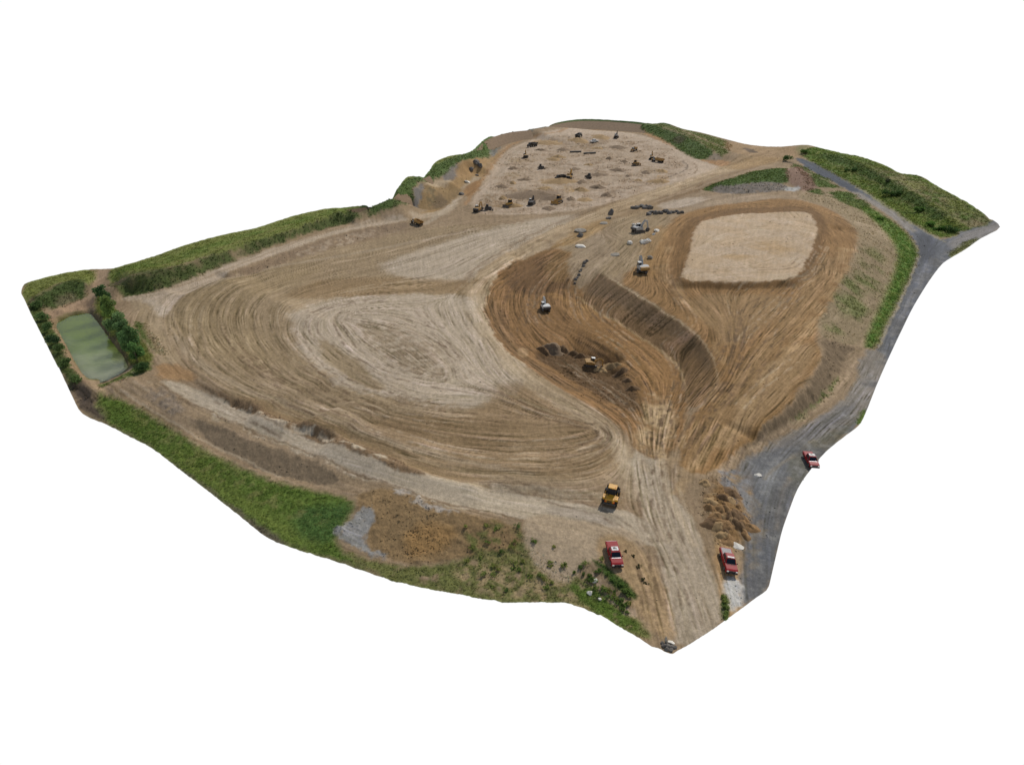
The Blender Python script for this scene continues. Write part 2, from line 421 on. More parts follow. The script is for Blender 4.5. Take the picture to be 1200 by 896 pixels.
region(PL_, (112,90,66), f=6, alpha=.65, mottle=(.66,'s'), rough=.5)
region(PL_, (192,174,150), f=6, alpha=.5, mottle=(.6,'s'))
stroke([(765,214),(795,204),(808,196),(800,188)], 1.2, MUD, f=.8, alpha=.7); stroke([(700,228),(735,222),(762,214)], 2.5, MUD, f=1.2, alpha=.6, mottle=(.5,'s'))
stroke([(812,205),(818,197),(812,190)], 1, (120,96,68), f=.8, alpha=.7)
# -- ground left of the plateau
region([(480,256),(520,245),(560,215),(580,188),(590,175),(560,185),(530,205),(515,240)], (154,126,86), f=2, streak=.3)
stroke([(500,262),(530,240),(542,222),(560,208)], 6, (172,156,132), f=2, alpha=.7)
region([(485,240),(492,216),(530,214),(545,222),(520,244),(500,247)], (138,114,78), f=2, streak=.2, rough=.2)
region([(478,240),(484,224),(492,214),(498,220),(488,242)], (126,118,108), f=1.5, streak=0, rough=.25)
region([(516,212),(524,195),(532,191),(540,200),(534,212)], (122,114,104), f=1.5, rough=.25)
region([(496,213),(512,211),(534,213),(522,217),(500,218)], (178,158,128), f=1.5, alpha=.8)
region([(498,222),(506,218),(516,228),(512,240),(500,242)], (104,92,66), f=2, alpha=.8, mottle=(.4,'s'), rough=.5)
region([(486,226),(493,216),(498,217),(492,240),(484,243)], (116,110,102), f=1.2, rough=.4)
region([(532,190),(552,188),(566,188),(548,192)], (176,158,130), f=1.2, alpha=.8)
region([(480,246),(520,247),(540,232),(530,250),(500,256),(482,254)], (178,160,134), f=2, alpha=.7)
region([(535,192),(572,188),(560,205),(535,212)], (154,124,84), f=2, rough=.2)
region([(510,232),(518,226),(526,236),(520,244),(506,244)], (104,88,66), f=2, alpha=.7)
region([(540,222),(556,212),(566,210),(556,226),(546,232)], (140,104,62), f=2, alpha=.8)
# -- bank, road and scarp on the left
region([(122,333),(145,327),(188,318),(261,295),(336,273),(384,253),(440,241),(478,216),(500,210),(530,190),(575,184),(584,163),(620,153),(650,146),(700,141),(680,130),(560,140),(420,220),(300,255),(150,300)], GRASSY, f=1.5, streak=.15, rough=.12, grass=.5)
region([(130,320),(200,300),(300,270),(380,247),(420,243),(380,252),(300,278),(200,310),(130,330)], GRASS, f=4, alpha=.7, mottle=(.5,'m'))
stroke([(185,312),(230,302),(300,276),(345,262)], 1.5, (140,130,82), f=1, alpha=.6)
region([(124,333),(148,327),(188,318),(223,308),(261,295),(295,283),(336,273),(357,265),(384,253),(420,247),(440,241),(462,233),(478,214),(486,212),(484,226),(478,242),(445,250),(420,256),(378,266),(341,281),(311,291),(271,305),(228,325),(185,342),(134,344)], (88,98,54), f=1.5, streak=0, rough=.3, grass=.7, mottle=(.1,'m'))
region([(124,333),(148,327),(188,318),(223,308),(295,284),(320,280),(260,305),(200,327),(150,338)], (84,80,54), f=2, alpha=.5, mottle=(.4,'s'), grass=.35)
region([(484,212),(500,204),(512,191),(530,185),(560,175),(572,165),(580,160),(574,184),(560,186),(532,190),(514,212)], (88,104,56), f=1.5, rough=.35, grass=.6)
region([(578,186),(572,172),(580,160),(600,154),(640,149),(690,145),(745,149),(745,153),(680,149),(620,157),(592,164),(583,176)], (124,122,112), f=1.2, rough=.3, grass=.0, alpha=.9)
region([(580,182),(574,172),(582,161),(602,155),(640,150),(700,146),(745,150),(745,153),(680,149),(620,157),(592,164)], (92,90,82), f=1.5, alpha=.65, mottle=(.5,'s'))
region([(590,163),(620,152),(660,146),(720,147),(740,152),(680,148),(620,156)], (98,104,74), f=2, alpha=.8, grass=.25, mottle=(.5,'m'))
region([(636,146),(660,139),(690,136),(745,138),(795,147),(772,153),(745,150.5),(720,146.5),(690,146),(665,147.5)], GRASSD, f=1.2, grass=.6)
region([(136,344),(185,343),(228,327),(271,307),(341,284),(420,259),(470,250),(480,258),(420,266),(341,292),(250,330),(205,354),(192,372),(170,358)], (176,158,134), f=2, streak=.6, rough=.08)
stroke([(150,350),(220,334),(300,302),(380,272),(450,258)], 2, (150,128,100), f=1, alpha=.6)
region([(222,341),(287,315),(341,293),(389,277),(440,264),(480,260),(478,268),(420,282),(330,309),(274,325),(234,337)], (136,116,92), f=1.5, rough=.28, streak=0, mottle=(.2,'s'))
region([(345,297),(400,277),(440,268),(440,276),(390,292),(350,302)], (168,150,126), f=2, alpha=.7, mottle=(.5,'s'))
region([(112,316),(128,316),(118,336),(112,350),(104,350),(108,333)], (168,142,112), f=1.5)
region([(158,352),(190,352),(196,372),(176,370)], (186,170,148), f=3, alpha=.8)
# -- pond surroundings
region([(25,345),(30,330),(70,318),(115,314),(108,330),(102,332),(75,330),(58,337),(42,346),(30,355)], GRASSY, f=2, rough=.12, grass=.5)
region([(36,352),(46,344),(60,337),(78,330),(95,327),(102,333),(100,350),(88,354),(70,360),(56,362)], (74,88,46), f=2, rough=.25, grass=.8)
region([(62,352),(80,343),(92,346),(88,354),(70,360)], (116,104,80), f=3, alpha=.7, grass=.3)
region([(52,368),(70,360),(90,353),(104,348),(112,356),(104,362),(78,365),(60,376)], (158,132,104), f=2, rough=.2)
region([(28,352),(52,362),(62,385),(80,425),(94,450),(84,462),(55,410),(35,372)], (82,94,50), f=2, rough=.2, grass=1)
region([(108,352),(122,345),(146,375),(168,398),(182,425),(165,432),(154,430),(140,408),(124,383)], (104,112,52), f=2, rough=.15, grass=.9)
region([(156,378),(166,376),(182,395),(198,415),(188,419),(172,402)], (82,110,42), f=1.5, grass=.9)
region([(56,372),(62,372),(82,406),(96,432),(106,448),(98,450),(84,428),(70,400)], (150,124,96), f=1.5, alpha=.8, rough=.15)
region([(104,362),(108,360),(126,384),(142,406),(158,428),(152,430),(136,409),(120,385)], (112,98,74), f=1.2, alpha=.8, rough=.2)
region([(112,449),(142,441),(160,428),(180,428),(172,436),(145,446),(120,454)], (92,106,52), f=2, grass=.8)
region(WATER, (96,92,52), f=3)
region([(80,448),(92,446),(108,462),(126,490),(118,496),(98,480),(88,466)], MUD, f=2, rough=.3)
region([(150,352),(170,352),(190,372),(200,402),(215,428),(195,440),(184,420),(170,390)], (158,138,108), f=3, rough=.15)
region([(182,425),(215,428),(235,445),(200,446),(185,444)], (158,126,88), f=3)
# -- strip south of the gravel road
region([(110,456),(130,448),(190,444),(215,462),(250,484),(330,512),(400,544),(440,568),(420,580),(360,574),(300,557),(240,527),(200,500),(160,478)], (156,134,105), f=2.5, streak=.4, rough=.14)
region([(170,456),(195,452),(218,478),(208,490),(185,476)], (140,124,104), f=2.5, rough=.4, mottle=(.3,'s'))
region([(228,491),(250,496),(306,521),(363,538),(402,558),(388,569),(335,561),(284,542),(250,520),(232,504)], (122,106,84), f=1.4, rough=.24, streak=0)
stroke([(140,462),(190,492),(240,522),(300,552),(370,571),(420,578)], 2, (140,116,86), f=1, alpha=.5); stroke([(140,458),(200,494),(260,528),(330,559)], 1.4, (184,166,138), f=1, alpha=.6)
region([(110,458),(136,466),(165,481),(199,501),(238,528),(301,559),(363,576),(398,579),(416,592),(405,608),(390,640),(440,672),(400,690),(330,660),(250,590),(190,550),(130,505)], (94,114,48), f=3.5, rough=.22, grass=.9, streak=0)
region([(205,520),(260,562),(330,610),(390,640),(350,640),(300,612),(250,575),(205,540)], (116,128,60), f=7, alpha=.7)
region([(380,590),(415,590),(405,610),(385,640),(350,630),(340,600)], (70,100,52), f=6, alpha=.7)
region([(150,470),(240,530),(330,580),(400,610),(340,610),(240,560),(160,500)], (126,118,76), f=5, alpha=.5, mottle=(.62,'s'), grass=.4)
region([(95,478),(120,492),(160,512),(210,545),(260,585),(310,625),(360,645),(440,668),(440,690),(330,660),(230,590),(130,515)], (108,100,72), f=3, alpha=.85, grass=.35, rough=.2, mottle=(.15,'m'))
region([(270,590),(300,612),(340,636),(320,640),(285,612)], (98,88,76), f=3, alpha=.8)
region([(190,535),(240,565),(300,618),(280,618),(220,568)], (104,98,78), f=2, alpha=.5)
# -- gravel road
region([(186,449),(204,445),(260,469),(333,497),(409,521),(473,546),(521,561),(582,575),(640,584),(700,594),(745,600),(790,640),(760,640),(707,621),(640,613),(582,601),(521,589),(473,573),(401,545),(321,513),(252,485)], (182,166,141), f=1.4, streak=.3, rough=.02, warp=.5)
region([(230,462),(330,503),(410,532),(460,553),(440,560),(330,515),(240,475)], (168,157,140), f=10, alpha=.6)
region([(640,590),(700,597),(735,606),(720,618),(640,606)], (142,130,112), f=3, alpha=.6)
stroke([(190,447),(260,476),(330,504),(410,530),(480,556),(580,588),(700,606)], 2.5, (172,158,136), f=2, alpha=.5)
stroke([(250,486),(321,515),(401,547),(473,575),(521,591),(582,603)], 3, (188,172,146), f=1.5, alpha=.8, warp=3, mottle=(.4,'s'), rough=.3)
stroke([(188,452),(252,486),(321,514),(401,546),(473,574),(521,590),(582,602),(640,614)], 1.2, (116,96,72), f=1, alpha=.7, warp=2)
# rubble scarp north of it
region([(215,440),(255,462),(330,490),(400,511),(460,535),(505,557),(480,556),(420,530),(333,497),(260,469)], (124,102,76), f=1.4, rough=.4, streak=0)
region([(265,472),(330,492),(400,512),(450,535),(470,545),(430,532),(380,515),(330,500)], (186,172,148), f=1.6, alpha=.8, warp=3, mottle=(.45,'s'), rough=.4)
region([(505,558),(580,568),(660,572),(720,578),(735,585),(690,590),(620,580),(560,573)], (172,154,126), f=2, alpha=.8, warp=2, mottle=(.3,'s'), rough=.2)
# -- spoil slope and weeds
region([(414,582),(432,575),(450,572),(490,583),(540,602),(600,612),(640,632),(620,652),(560,650),(520,660),(470,658),(435,650),(428,620)], (138,114,80), f=2.5, streak=0, rough=.32)
region([(470,630),(500,610),(540,620),(520,645),(480,655)], (154,120,74), f=5, alpha=.7, rough=.4)
region([(428,594),(438,600),(432,622),(424,640),(452,646),(450,656),(415,643),(390,622),(404,612)], (146,143,136), f=1.6, warp=3, rough=.25, mottle=(.2,'s'))
region([(455,572),(480,578),(510,590),(545,602),(520,603),(490,592),(462,582)], (174,166,154), f=1.5, alpha=.8, warp=3, mottle=(.4,'s'), rough=.35)
region([(390,640),(440,660),(520,664),(580,640),(640,655),(700,690),(740,720),(770,752),(735,745),(660,715),(560,708),(470,690)], (110,112,64), f=3, rough=.3, grass=.55, streak=0, mottle=(.12,'s'))
region([(520,664),(580,640),(640,650),(700,690),(730,715),(700,716),(640,704),(560,700)], (158,136,104), f=4, alpha=.85, grass=.05, mottle=(.55,'s'), rough=.3)
region([(545,615),(590,610),(640,640),(660,665),(600,670),(550,655)], (108,108,62), f=4, rough=.3, grass=.5, mottle=(.6,'s'))
region([(620,600),(700,612),(760,630),(740,650),(690,655),(660,690),(625,660),(610,625)], (172,152,124), f=3, rough=.12, streak=.2)
region([(540,670),(600,660),(650,680),(690,700),(640,700)], (150,132,98), f=3, alpha=.6, mottle=(.55,'s'))
region([(700,625),(735,628),(765,660),(790,700),(800,745),(770,750),(735,700),(700,650)], (166,140,104), f=3, rough=.15)
region([(692,652),(702,658),(735,680),(748,700),(738,702),(712,680)], GRASSD, f=2, grass=1, rough=.2)
region([(660,680),(700,690),(730,715),(752,740),(735,738),(690,712)], GRASS, f=2.5, grass=1, rough=.2, mottle=(.2,'s'))
region([(685,665),(715,690),(745,715),(740,725),(710,702)], (178,154,128), f=2, alpha=.8)
# -- main haul road
region([(735,530),(742,560),(752,595),(766,630),(778,680),(790,730),(796,765),(850,735),(842,690),(830,655),(815,615),(795,585),(780,555),(775,520)], (172,156,132), f=2.5, streak=.6, rough=.05)
stroke([(762,480),(745,530),(745,560),(760,600),(790,670),(810,740)], 5, (190,174,148), f=2.5, alpha=.5)
stroke([(775,480),(772,540),(785,585),(815,640)], 5, (184,164,134), f=2.5, alpha=.6)
region([(538,348),(560,322),(600,294),(650,268),(705,244),(780,218),(860,190),(930,174),(932,180),(860,200),(790,226),(715,254),(660,280),(610,308),(580,336),(572,350)], (176,154,122), f=3, alpha=.75, warp=1.5, mottle=(.28,'m'))
stroke([(590,330),(640,296),(700,266),(770,240),(860,208)], 4, (120,94,62), f=2.5, alpha=.6, warp=2)
stroke([(535,340),(560,312),(605,284),(660,258),(720,236)], 3, (128,104,74), f=2.5, alpha=.5, warp=2)
stroke([(560,350),(560,378),(588,424),(645,466),(700,496),(734,536),(742,580)], 14, (184,164,134), f=5, alpha=.65, warp=2, mottle=(.25,'m'))
stroke([(722,585),(700,560),(650,535),(560,505),(470,490)], 10, (124,102,72), f=7, alpha=.4, mottle=(.5,'m'))
# -- pit
region([(600,303),(578,325),(568,356),(569,372),(588,408),(612,425),(650,452),(700,480),(733,505),(750,535),(790,535),(806,490),(806,477),(800,438),(781,416),(731,382),(678,348),(700,318),(690,295),(650,290)], (136,104,66), f=2.5, streak=1.35, rough=.14)
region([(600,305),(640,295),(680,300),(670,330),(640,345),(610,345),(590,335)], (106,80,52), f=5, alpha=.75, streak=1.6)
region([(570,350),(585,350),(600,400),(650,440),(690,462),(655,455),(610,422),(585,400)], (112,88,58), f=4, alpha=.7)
region([(650,350),(690,365),(760,405),(795,440),(795,480),(770,470),(740,430),(690,395)], (146,112,70), f=5, alpha=.7, streak=1.2)
region([(760,460),(790,470),(785,540),(760,560),(745,530)], (190,164,124), f=5, alpha=.85, warp=3, mottle=(.25,'m'))
region([(622,416),(640,407),(664,409),(700,417),(727,433),(747,457),(748,487),(720,474),(688,456),(656,438)], (98,76,50), f=2.5, rough=.5, streak=.8)
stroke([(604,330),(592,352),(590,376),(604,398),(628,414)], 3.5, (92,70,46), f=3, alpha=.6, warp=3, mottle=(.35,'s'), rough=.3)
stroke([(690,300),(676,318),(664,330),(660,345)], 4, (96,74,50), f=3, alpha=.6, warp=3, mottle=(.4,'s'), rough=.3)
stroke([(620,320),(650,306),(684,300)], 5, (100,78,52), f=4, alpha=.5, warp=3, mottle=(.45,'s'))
stroke([(646,345),(690,362),(740,386),(780,415)], 6, (168,130,80), f=4, alpha=.5, warp=2)
stroke([(640,432),(690,462),(730,486)], 5, (88,68,46), f=4, alpha=.5, warp=3, mottle=(.5,'s'), rough=.35)
region([(604,410),(612,406),(620,411),(618,418),(609,419)], (154,126,90), f=1.2, warp=.4)
stroke([(602,302),(576,325),(566,350),(567,372),(586,408),(612,426)], 3, (190,170,138), f=1.5, alpha=.6, warp=2)
region([(640,300),(680,290),(700,300),(665,330),(640,330)], (150,120,76), f=4, alpha=.4)
# graded face of the pit
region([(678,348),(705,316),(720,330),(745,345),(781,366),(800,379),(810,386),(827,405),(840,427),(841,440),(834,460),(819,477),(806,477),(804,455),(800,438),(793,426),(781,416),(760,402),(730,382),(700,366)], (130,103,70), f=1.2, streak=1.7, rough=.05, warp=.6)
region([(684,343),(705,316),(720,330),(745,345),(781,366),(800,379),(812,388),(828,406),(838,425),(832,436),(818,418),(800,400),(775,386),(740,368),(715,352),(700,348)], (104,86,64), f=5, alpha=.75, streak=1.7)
stroke([(706,316),(721,330),(745,345),(781,366),(800,379),(812,387),(828,405),(841,428),(841,442)], 1.6, (186,166,134), f=1, alpha=.8)
stroke([(678,348),(700,366),(731,382),(761,402),(781,416),(793,426),(800,438),(804,455)], 1.4, (178,150,108), f=1, alpha=.7)
# -- between pit and haul road
region([(650,290),(700,262),(760,245),(790,250),(775,300),(745,320),(720,330),(700,315),(680,300)], (148,128,98), f=4, streak=.9, rough=.12)
region([(664,300),(700,270),(720,262),(715,285),(700,310),(680,330)], (142,122,96), f=3, alpha=.6)
region([(690,260),(720,255),(700,275),(660,290),(640,292)], (158,126,78), f=3, alpha=.6)
region([(705,240),(745,235),(780,238),(760,252),(720,256)], (150,126,92), f=3, alpha=.5)
region([(662,302),(700,270),(724,298),(706,315),(684,339),(672,334)], (152,133,106), f=2.5, alpha=.85, streak=.7)
# -- right hand embankment: track, pad, cut
region([(783,262),(800,250),(860,236),(930,232),(976,246),(1004,268),(1006,282),(997,312),(976,350),(958,380),(955,400),(966,420),(920,480),(887,508),(850,545),(820,560),(790,540),(806,492),(834,462),(842,435),(828,402),(800,376),(745,343),(722,328),(765,300)], (143,111,71), f=2.5, streak=1.1, rough=.09)
region([(800,345),(900,345),(930,350),(890,390),(850,410),(830,380)], (148,122,86), f=6, alpha=.7, streak=.6)
region([(960,300),(985,300),(960,350),(900,420),(850,490),(810,560),(800,530),(860,440),(920,370)], (152,124,86), f=5, alpha=.7, streak=1.2)
region([(880,440),(945,400),(960,410),(930,460),(880,500),(850,530),(840,520)], (154,128,92), f=5, alpha=.7, streak=.7)
region(PADLOW, (116,88,54), f=2, alpha=.9, streak=.8, warp=2)
region(PAD, (190,168,140), f=1.2, streak=.45, rough=.06, warp=1.2, sm=1)
region(PAD, (170,144,108), f=2, alpha=.5, mottle=(.5,'m'))
region(PAD, (200,178,148), f=3, alpha=.5, mottle=(.62,'s'))
region(PAD, (150,124,90), f=3, alpha=.45, mottle=(.68,'s'))
region([(840,290),(900,280),(940,290),(900,300),(850,305)], (174,144,102), f=5, alpha=.6, mottle=(.5,'m'))
region([(800,268),(815,258),(808,295),(797,325),(785,320),(790,290)], (132,100,60), f=3, alpha=.6)
region([(755,270),(785,262),(775,300),(782,330),(760,320),(750,300)], (150,118,74), f=4, alpha=.6, streak=1)
stroke([(992,292),(982,330),(950,380),(905,432),(860,490),(818,540),(795,575)], 9, (176,148,108), f=5, alpha=.5, warp=3, mottle=(.35,'m'))
stroke([(782,290),(776,318),(800,350),(835,385),(846,430),(835,470),(800,520),(775,560)], 6, (172,144,104), f=4, alpha=.45, warp=3, mottle=(.4,'m'))
stroke([(765,300),(790,350),(830,385)], 6, (104,80,52), f=4, alpha=.45, warp=3, mottle=(.45,'m'))
stroke([(735,540),(752,575),(768,610),(790,660)], 8, (188,170,142), f=5, alpha=.5, warp=3, mottle=(.35,'m'))
# orange clods by the junction
region([(830,570),(850,566),(872,590),(880,620),(868,642),(845,634),(830,600)], (138,108,70), f=6, rough=.4, warp=4, streak=.2)
region([(838,560),(868,560),(872,585),(858,600),(846,582)], (146,114,72), f=4, alpha=.6, rough=.3, mottle=(.5,'s'))
region([(822,560),(850,556),(872,590),(880,622),(866,644),(840,636),(822,600)], (110,84,54), f=4, alpha=.5, warp=3, mottle=(.6,'s'))
# -- seeded slope
region([(930,231),(976,244),(1005,267),(1008,282),(998,312),(977,350),(961,372),(957,392),(985,402),(1008,406),(1032,358),(1043,333),(1052,305),(1049,287),(1032,266),(1004,242),(976,230),(944,225)], (146,128,98), f=2, streak=.7, rough=.15, grass=.08)
region([(985,330),(1020,310),(1040,320),(1020,370),(990,395),(965,385),(970,360)], (104,112,60), f=4, alpha=.8, grass=.5, mottle=(.5,'m'))
region([(1008,290),(1035,290),(1040,310),(1010,320)], (112,114,66), f=4, alpha=.7, grass=.4, mottle=(.45,'m'))
stroke([(976,231),(1004,242),(1032,266),(1049,287),(1052,305),(1043,333),(1032,358),(1008,406)], 2, (178,156,122), f=1.2, alpha=.6)
region([(956,396),(968,412),(952,446),(920,482),(887,510),(866,526),(885,520),(925,494),(960,470),(980,440),(993,417),(1005,408),(985,402)], (122,104,80), f=1.6, rough=.5, streak=.1)
region([(925,492),(950,478),(968,458),(985,440),(980,452),(962,474),(940,492),(928,498)], (88,106,48), f=2, alpha=.9, grass=.9, mottle=(.35,'s'))
region([(865,527),(885,521),(925,496),(960,474),(985,448),(1000,420),(1008,420),(985,460),(950,488),(900,515),(862,540),(842,560),(838,555)], (176,152,122), f=1.8, alpha=.75, rough=.25, mottle=(.3,'s'))
# green strip and service road
region([(976,229),(990,226),(1020,243),(1058,268),(1074,290),(1076,303),(1056,345),(1040,375),(1026,408),(1010,406),(1032,358),(1043,333),(1053,305),(1050,287),(1032,265),(1004,241)], (88,120,44), f=3, rough=.2, grass=.9, warp=.6)
region([(934,190),(990,222),(1025,240),(1000,245),(975,230),(940,224),(945,210),(925,196)], (92,108,54), f=2, grass=.6, rough=.2, mottle=(.3,'m'))
region([(928,184),(944,186),(990,211),(1025,231),(1060,256),(1090,274),(1107,282),(1130,270),(1160,258),(1180,262),(1150,280),(1110,306),(1085,336),(1050,415),(1030,460),(1012,490),(990,512),(960,500),(1000,460),(1020,430),(1030,406),(1046,371),(1060,340),(1077,301),(1076,288),(1060,266),(1025,239),(986,218),(950,200)], (102,104,107), f=1.2, streak=.5, rough=.03)
region([(1000,222),(1040,243),(1075,268),(1068,274),(1030,244),(1000,228)], (150,142,130), f=1.5, alpha=.8, streak=.8)
region([(1076,270),(1098,280),(1096,300),(1078,310),(1076,290)], (68,70,73), f=2, alpha=.6)
region([(1110,284),(1140,268),(1180,258),(1180,270),(1140,284),(1118,296)], (142,136,128), f=3, alpha=.75, streak=.9)
stroke([(1085,320),(1062,360),(1045,395)], 3, (134,132,128), f=1.5, alpha=.6)
stroke([(1077,300),(1060,342),(1046,372),(1030,407)], 1.4, (176,164,140), f=1, alpha=.7, warp=.5)
stroke([(944,188),(990,212),(1025,232),(1060,257),(1088,274),(1107,283)], 1.4, (156,146,112), f=1, alpha=.7, warp=1.5)
region([(1010,410),(1032,410),(1042,425),(1030,460),(1005,495),(960,520),(900,540),(870,560),(860,552),(880,532),(920,510),(960,490),(1000,460)], (136,128,116), f=2, streak=.9, rough=.04)
region([(862,548),(900,525),(950,500),(1000,468),(1005,480),(960,510),(910,545),(880,575),(870,560)], (104,103,101), f=4, alpha=.7, streak=.7)
region([(880,530),(940,520),(970,525),(950,550),(930,585),(915,630),(900,690),(870,712),(868,690),(876,640),(884,605),(880,575)], (110,110,109), f=2.5, streak=.3, rough=.06)
region([(878,600),(898,600),(905,640),(898,690),(872,705),(870,680)], (92,94,96), f=4, alpha=.7)
region([(925,525),(990,500),(1008,490),(990,512),(950,550),(930,590),(925,560)], (112,110,96), f=3, alpha=.8, rough=.1)
region([(890,555),(915,545),(910,570),(895,580)], (140,140,136), f=4, alpha=.6)
stroke([(925,560),(914,590),(910,620)], 4, (146,132,110), f=2, alpha=.6)
stroke([(955,515),(915,545),(895,560)], 3, (146,134,112), f=2, alpha=.5)
region([(838,556),(858,548),(876,556),(884,590),(876,612),(866,596),(858,582),(846,572)], (122,122,121), f=2.5, alpha=.9, warp=4, mottle=(.45,'s'))
RD_ = [(880,530),(940,520),(1000,470),(1030,410),(1046,371),(1060,340),(1090,300),(1180,262),(1110,306),(1050,415),(1006,499),(950,550),(930,585),(915,630),(900,690),(872,710),(868,690),(876,640),(884,605),(870,570)]
region(RD_, (128,124,116), f=3, alpha=.55, streak=.6, warp=3, mottle=(.58,'m'))
region(RD_, (68,70,74), f=3, alpha=.5, warp=3, mottle=(.6,'m'))
region(RD_, (140,138,132), f=3, alpha=.5, mottle=(.72,'s'))
region([(868,560),(884,590),(880,640),(866,700),(890,660),(896,600),(880,570)], (120,110,94), f=3, alpha=.7, warp=4, mottle=(.5,'s'))
region([(836,630),(852,628),(860,645),(866,690),(872,712),(850,725),(846,700),(838,660)], (168,138,98), f=2.5, rough=.12)
region([(848,678),(864,676),(874,706),(858,718),(850,700)], (178,174,164), f=2, warp=2.5, mottle=(.2,'s'), rough=.2)
region([(846,694),(854,700),(856,722),(846,726)], GRASSD, f=1.5, grass=.8)
region([(1005,484),(1016,476),(1012,496),(1002,498)], GRASS, f=1.5, grass=1)
region([(1112,296),(1128,286),(1150,276),(1130,296),(1112,306)], (110,112,68), f=1.5, grass=.7)
# berm beyond the service road
region([(938,182),(950,172),(985,176),(1045,194),(1060,200),(1090,212),(1140,240),(1166,260),(1128,270),(1107,280),(1088,272),(1060,255),(1025,230),(990,210),(946,187)], (98,120,50), f=1.8, rough=.25, grass=.9)
region([(960,180),(1000,190),(1050,216),(1090,245),(1070,240),(1030,222),(985,204),(960,190)], (74,94,42), f=5, alpha=.6, mottle=(.4,'m'))
region([(1000,186),(1055,204),(1100,220),(1150,250),(1168,260),(1135,268),(1105,250),(1077,233),(1051,215),(1028,202)], (104,108,62), f=2, alpha=.9, grass=.5, mottle=(.2,'m'))
region([(1030,200),(1055,203),(1090,222),(1120,240),(1100,238),(1060,222),(1038,208)], (150,130,104), f=2.5, alpha=.8, grass=.1, mottle=(.45,'m'), warp=3)
region([(1110,248),(1150,254),(1160,262),(1128,268)], (146,128,100), f=2, alpha=.7, grass=.1, mottle=(.35,'m'))
stroke([(998,186),(1028,203),(1051,215),(1077,233),(1105,250),(1128,266)], 1.4, (148,140,96), f=1, alpha=.7)
BERM = [(940,180),(985,176),(1045,194),(1095,214),(1150,250),(1128,268),(1107,280),(1060,255),(1025,230),(990,210)]
region(BERM, (128,116,80), f=4, alpha=.6, grass=.25, mottle=(.7,'s'), warp=3); region(BERM, (120,130,58), f=4, alpha=.6, mottle=(.55,'m'))
stroke([(975,192),(1010,205),(1045,225),(1085,252)], 1.5, (134,128,84), f=1.2, alpha=.6, grass=.3); stroke([(1020,200),(1060,216),(1110,246)], 1.5, (140,128,96), f=1.2, alpha=.6, grass=.3)
LB_ = [(126,330),(188,316),(261,294),(336,272),(384,252),(425,243),(440,250),(378,266),(311,291),(228,325),(185,342),(134,344)]
region(LB_, (64,76,38), f=3, alpha=.6, mottle=(.45,'m')); region(LB_, (120,104,78), f=3, alpha=.35, grass=.2, mottle=(.72,'s'), warp=3)
region([(976,229),(1020,243),(1058,268),(1076,300),(1040,375),(1026,408),(1010,406),(1032,358),(1053,305),(1032,265)], (122,126,66), f=3, alpha=.6, grass=.5, mottle=(.6,'s'))
stroke([(430,246),(460,237),(477,215),(490,209),(505,204),(514,195),(530,189),(552,183),(565,170),(578,163)], 9, (84,102,52), f=2, alpha=.95, warp=1.5, rough=.4, grass=.7)
region([(928,184),(944,186),(990,211),(1008,222),(1000,226),(986,218),(950,200)], (78,82,88), f=1.5, alpha=.9)
stroke([(966,182),(996,191),(1028,208),(1052,221),(1077,238),(1103,255)], 9, (68,90,40), f=3, alpha=.75, warp=2, grass=.9)
# hillock and surroundings
region([(815,222),(846,213),(881,201),(920,197),(926,206),(924,216),(900,214),(860,218),(850,226)], (80,100,46), f=1.5, grass=.8, rough=.25)
region([(832,220),(860,217),(900,213),(922,216),(925,224),(871,228),(835,226)], (116,108,98), f=1.5, rough=.4, mottle=(.1,'s'), grass=.1)
region([(920,198),(935,194),(952,210),(960,222),(940,224),(925,215)], (134,108,90), f=2, rough=.35)
region([(915,221),(932,217),(940,220),(925,225)], (170,168,162), f=1.2)
region([(790,238),(830,228),(900,228),(930,230),(880,236),(820,244)], (156,136,110), f=2.5, rough=.15)
region([(770,240),(800,232),(830,230),(815,240),(780,246)], (184,168,148), f=3, alpha=.7)
region([(845,195),(900,180),(935,176),(940,186),(900,192),(870,200)], (160,130,88), f=4, alpha=.7, streak=.6)
region([(744,150),(800,177),(826,190),(850,196),(858,188),(820,188),(796,176),(770,159)], (160,122,82), f=1.8, alpha=.8, rough=.2)
region([(745,146),(775,145),(800,151),(850,164),(860,172),(848,186),(838,178),(816,164),(800,156),(775,148)], (106,112,62), f=1.5, grass=.6)
region([(748,151),(756,145),(775,149),(800,157),(816,165),(833,175),(838,179),(824,188),(811,185),(800,178),(771,159)], (82,100,50), f=1.2, grass=.7, rough=.2)
region([(826,188),(839,178),(848,188)], (132,118,98), f=1.5); region([(796,158),(804,162),(796,170),(786,165)], (92,82,66), f=2, alpha=.7)
stroke([(800,153),(830,166),(855,176),(880,180)], 2.5, (170,148,118), f=1.5, alpha=.8)
region([(850,164),(900,170),(935,171),(945,180),(920,186),(870,182),(850,176)], (156,130,96), f=2, rough=.1)
region([(870,172),(885,176),(888,180),(874,178)], MUD, f=1.2, alpha=.8)
region([(930,172),(950,170),(946,180),(938,184)], (130,120,80), f=2)

SPOILW = [ground(*q) for q in [(818,562),(850,552),(876,588),(884,620),(868,648),(842,640),(822,604)]]
ROK[inside(x, y, SPOILW)] = 1

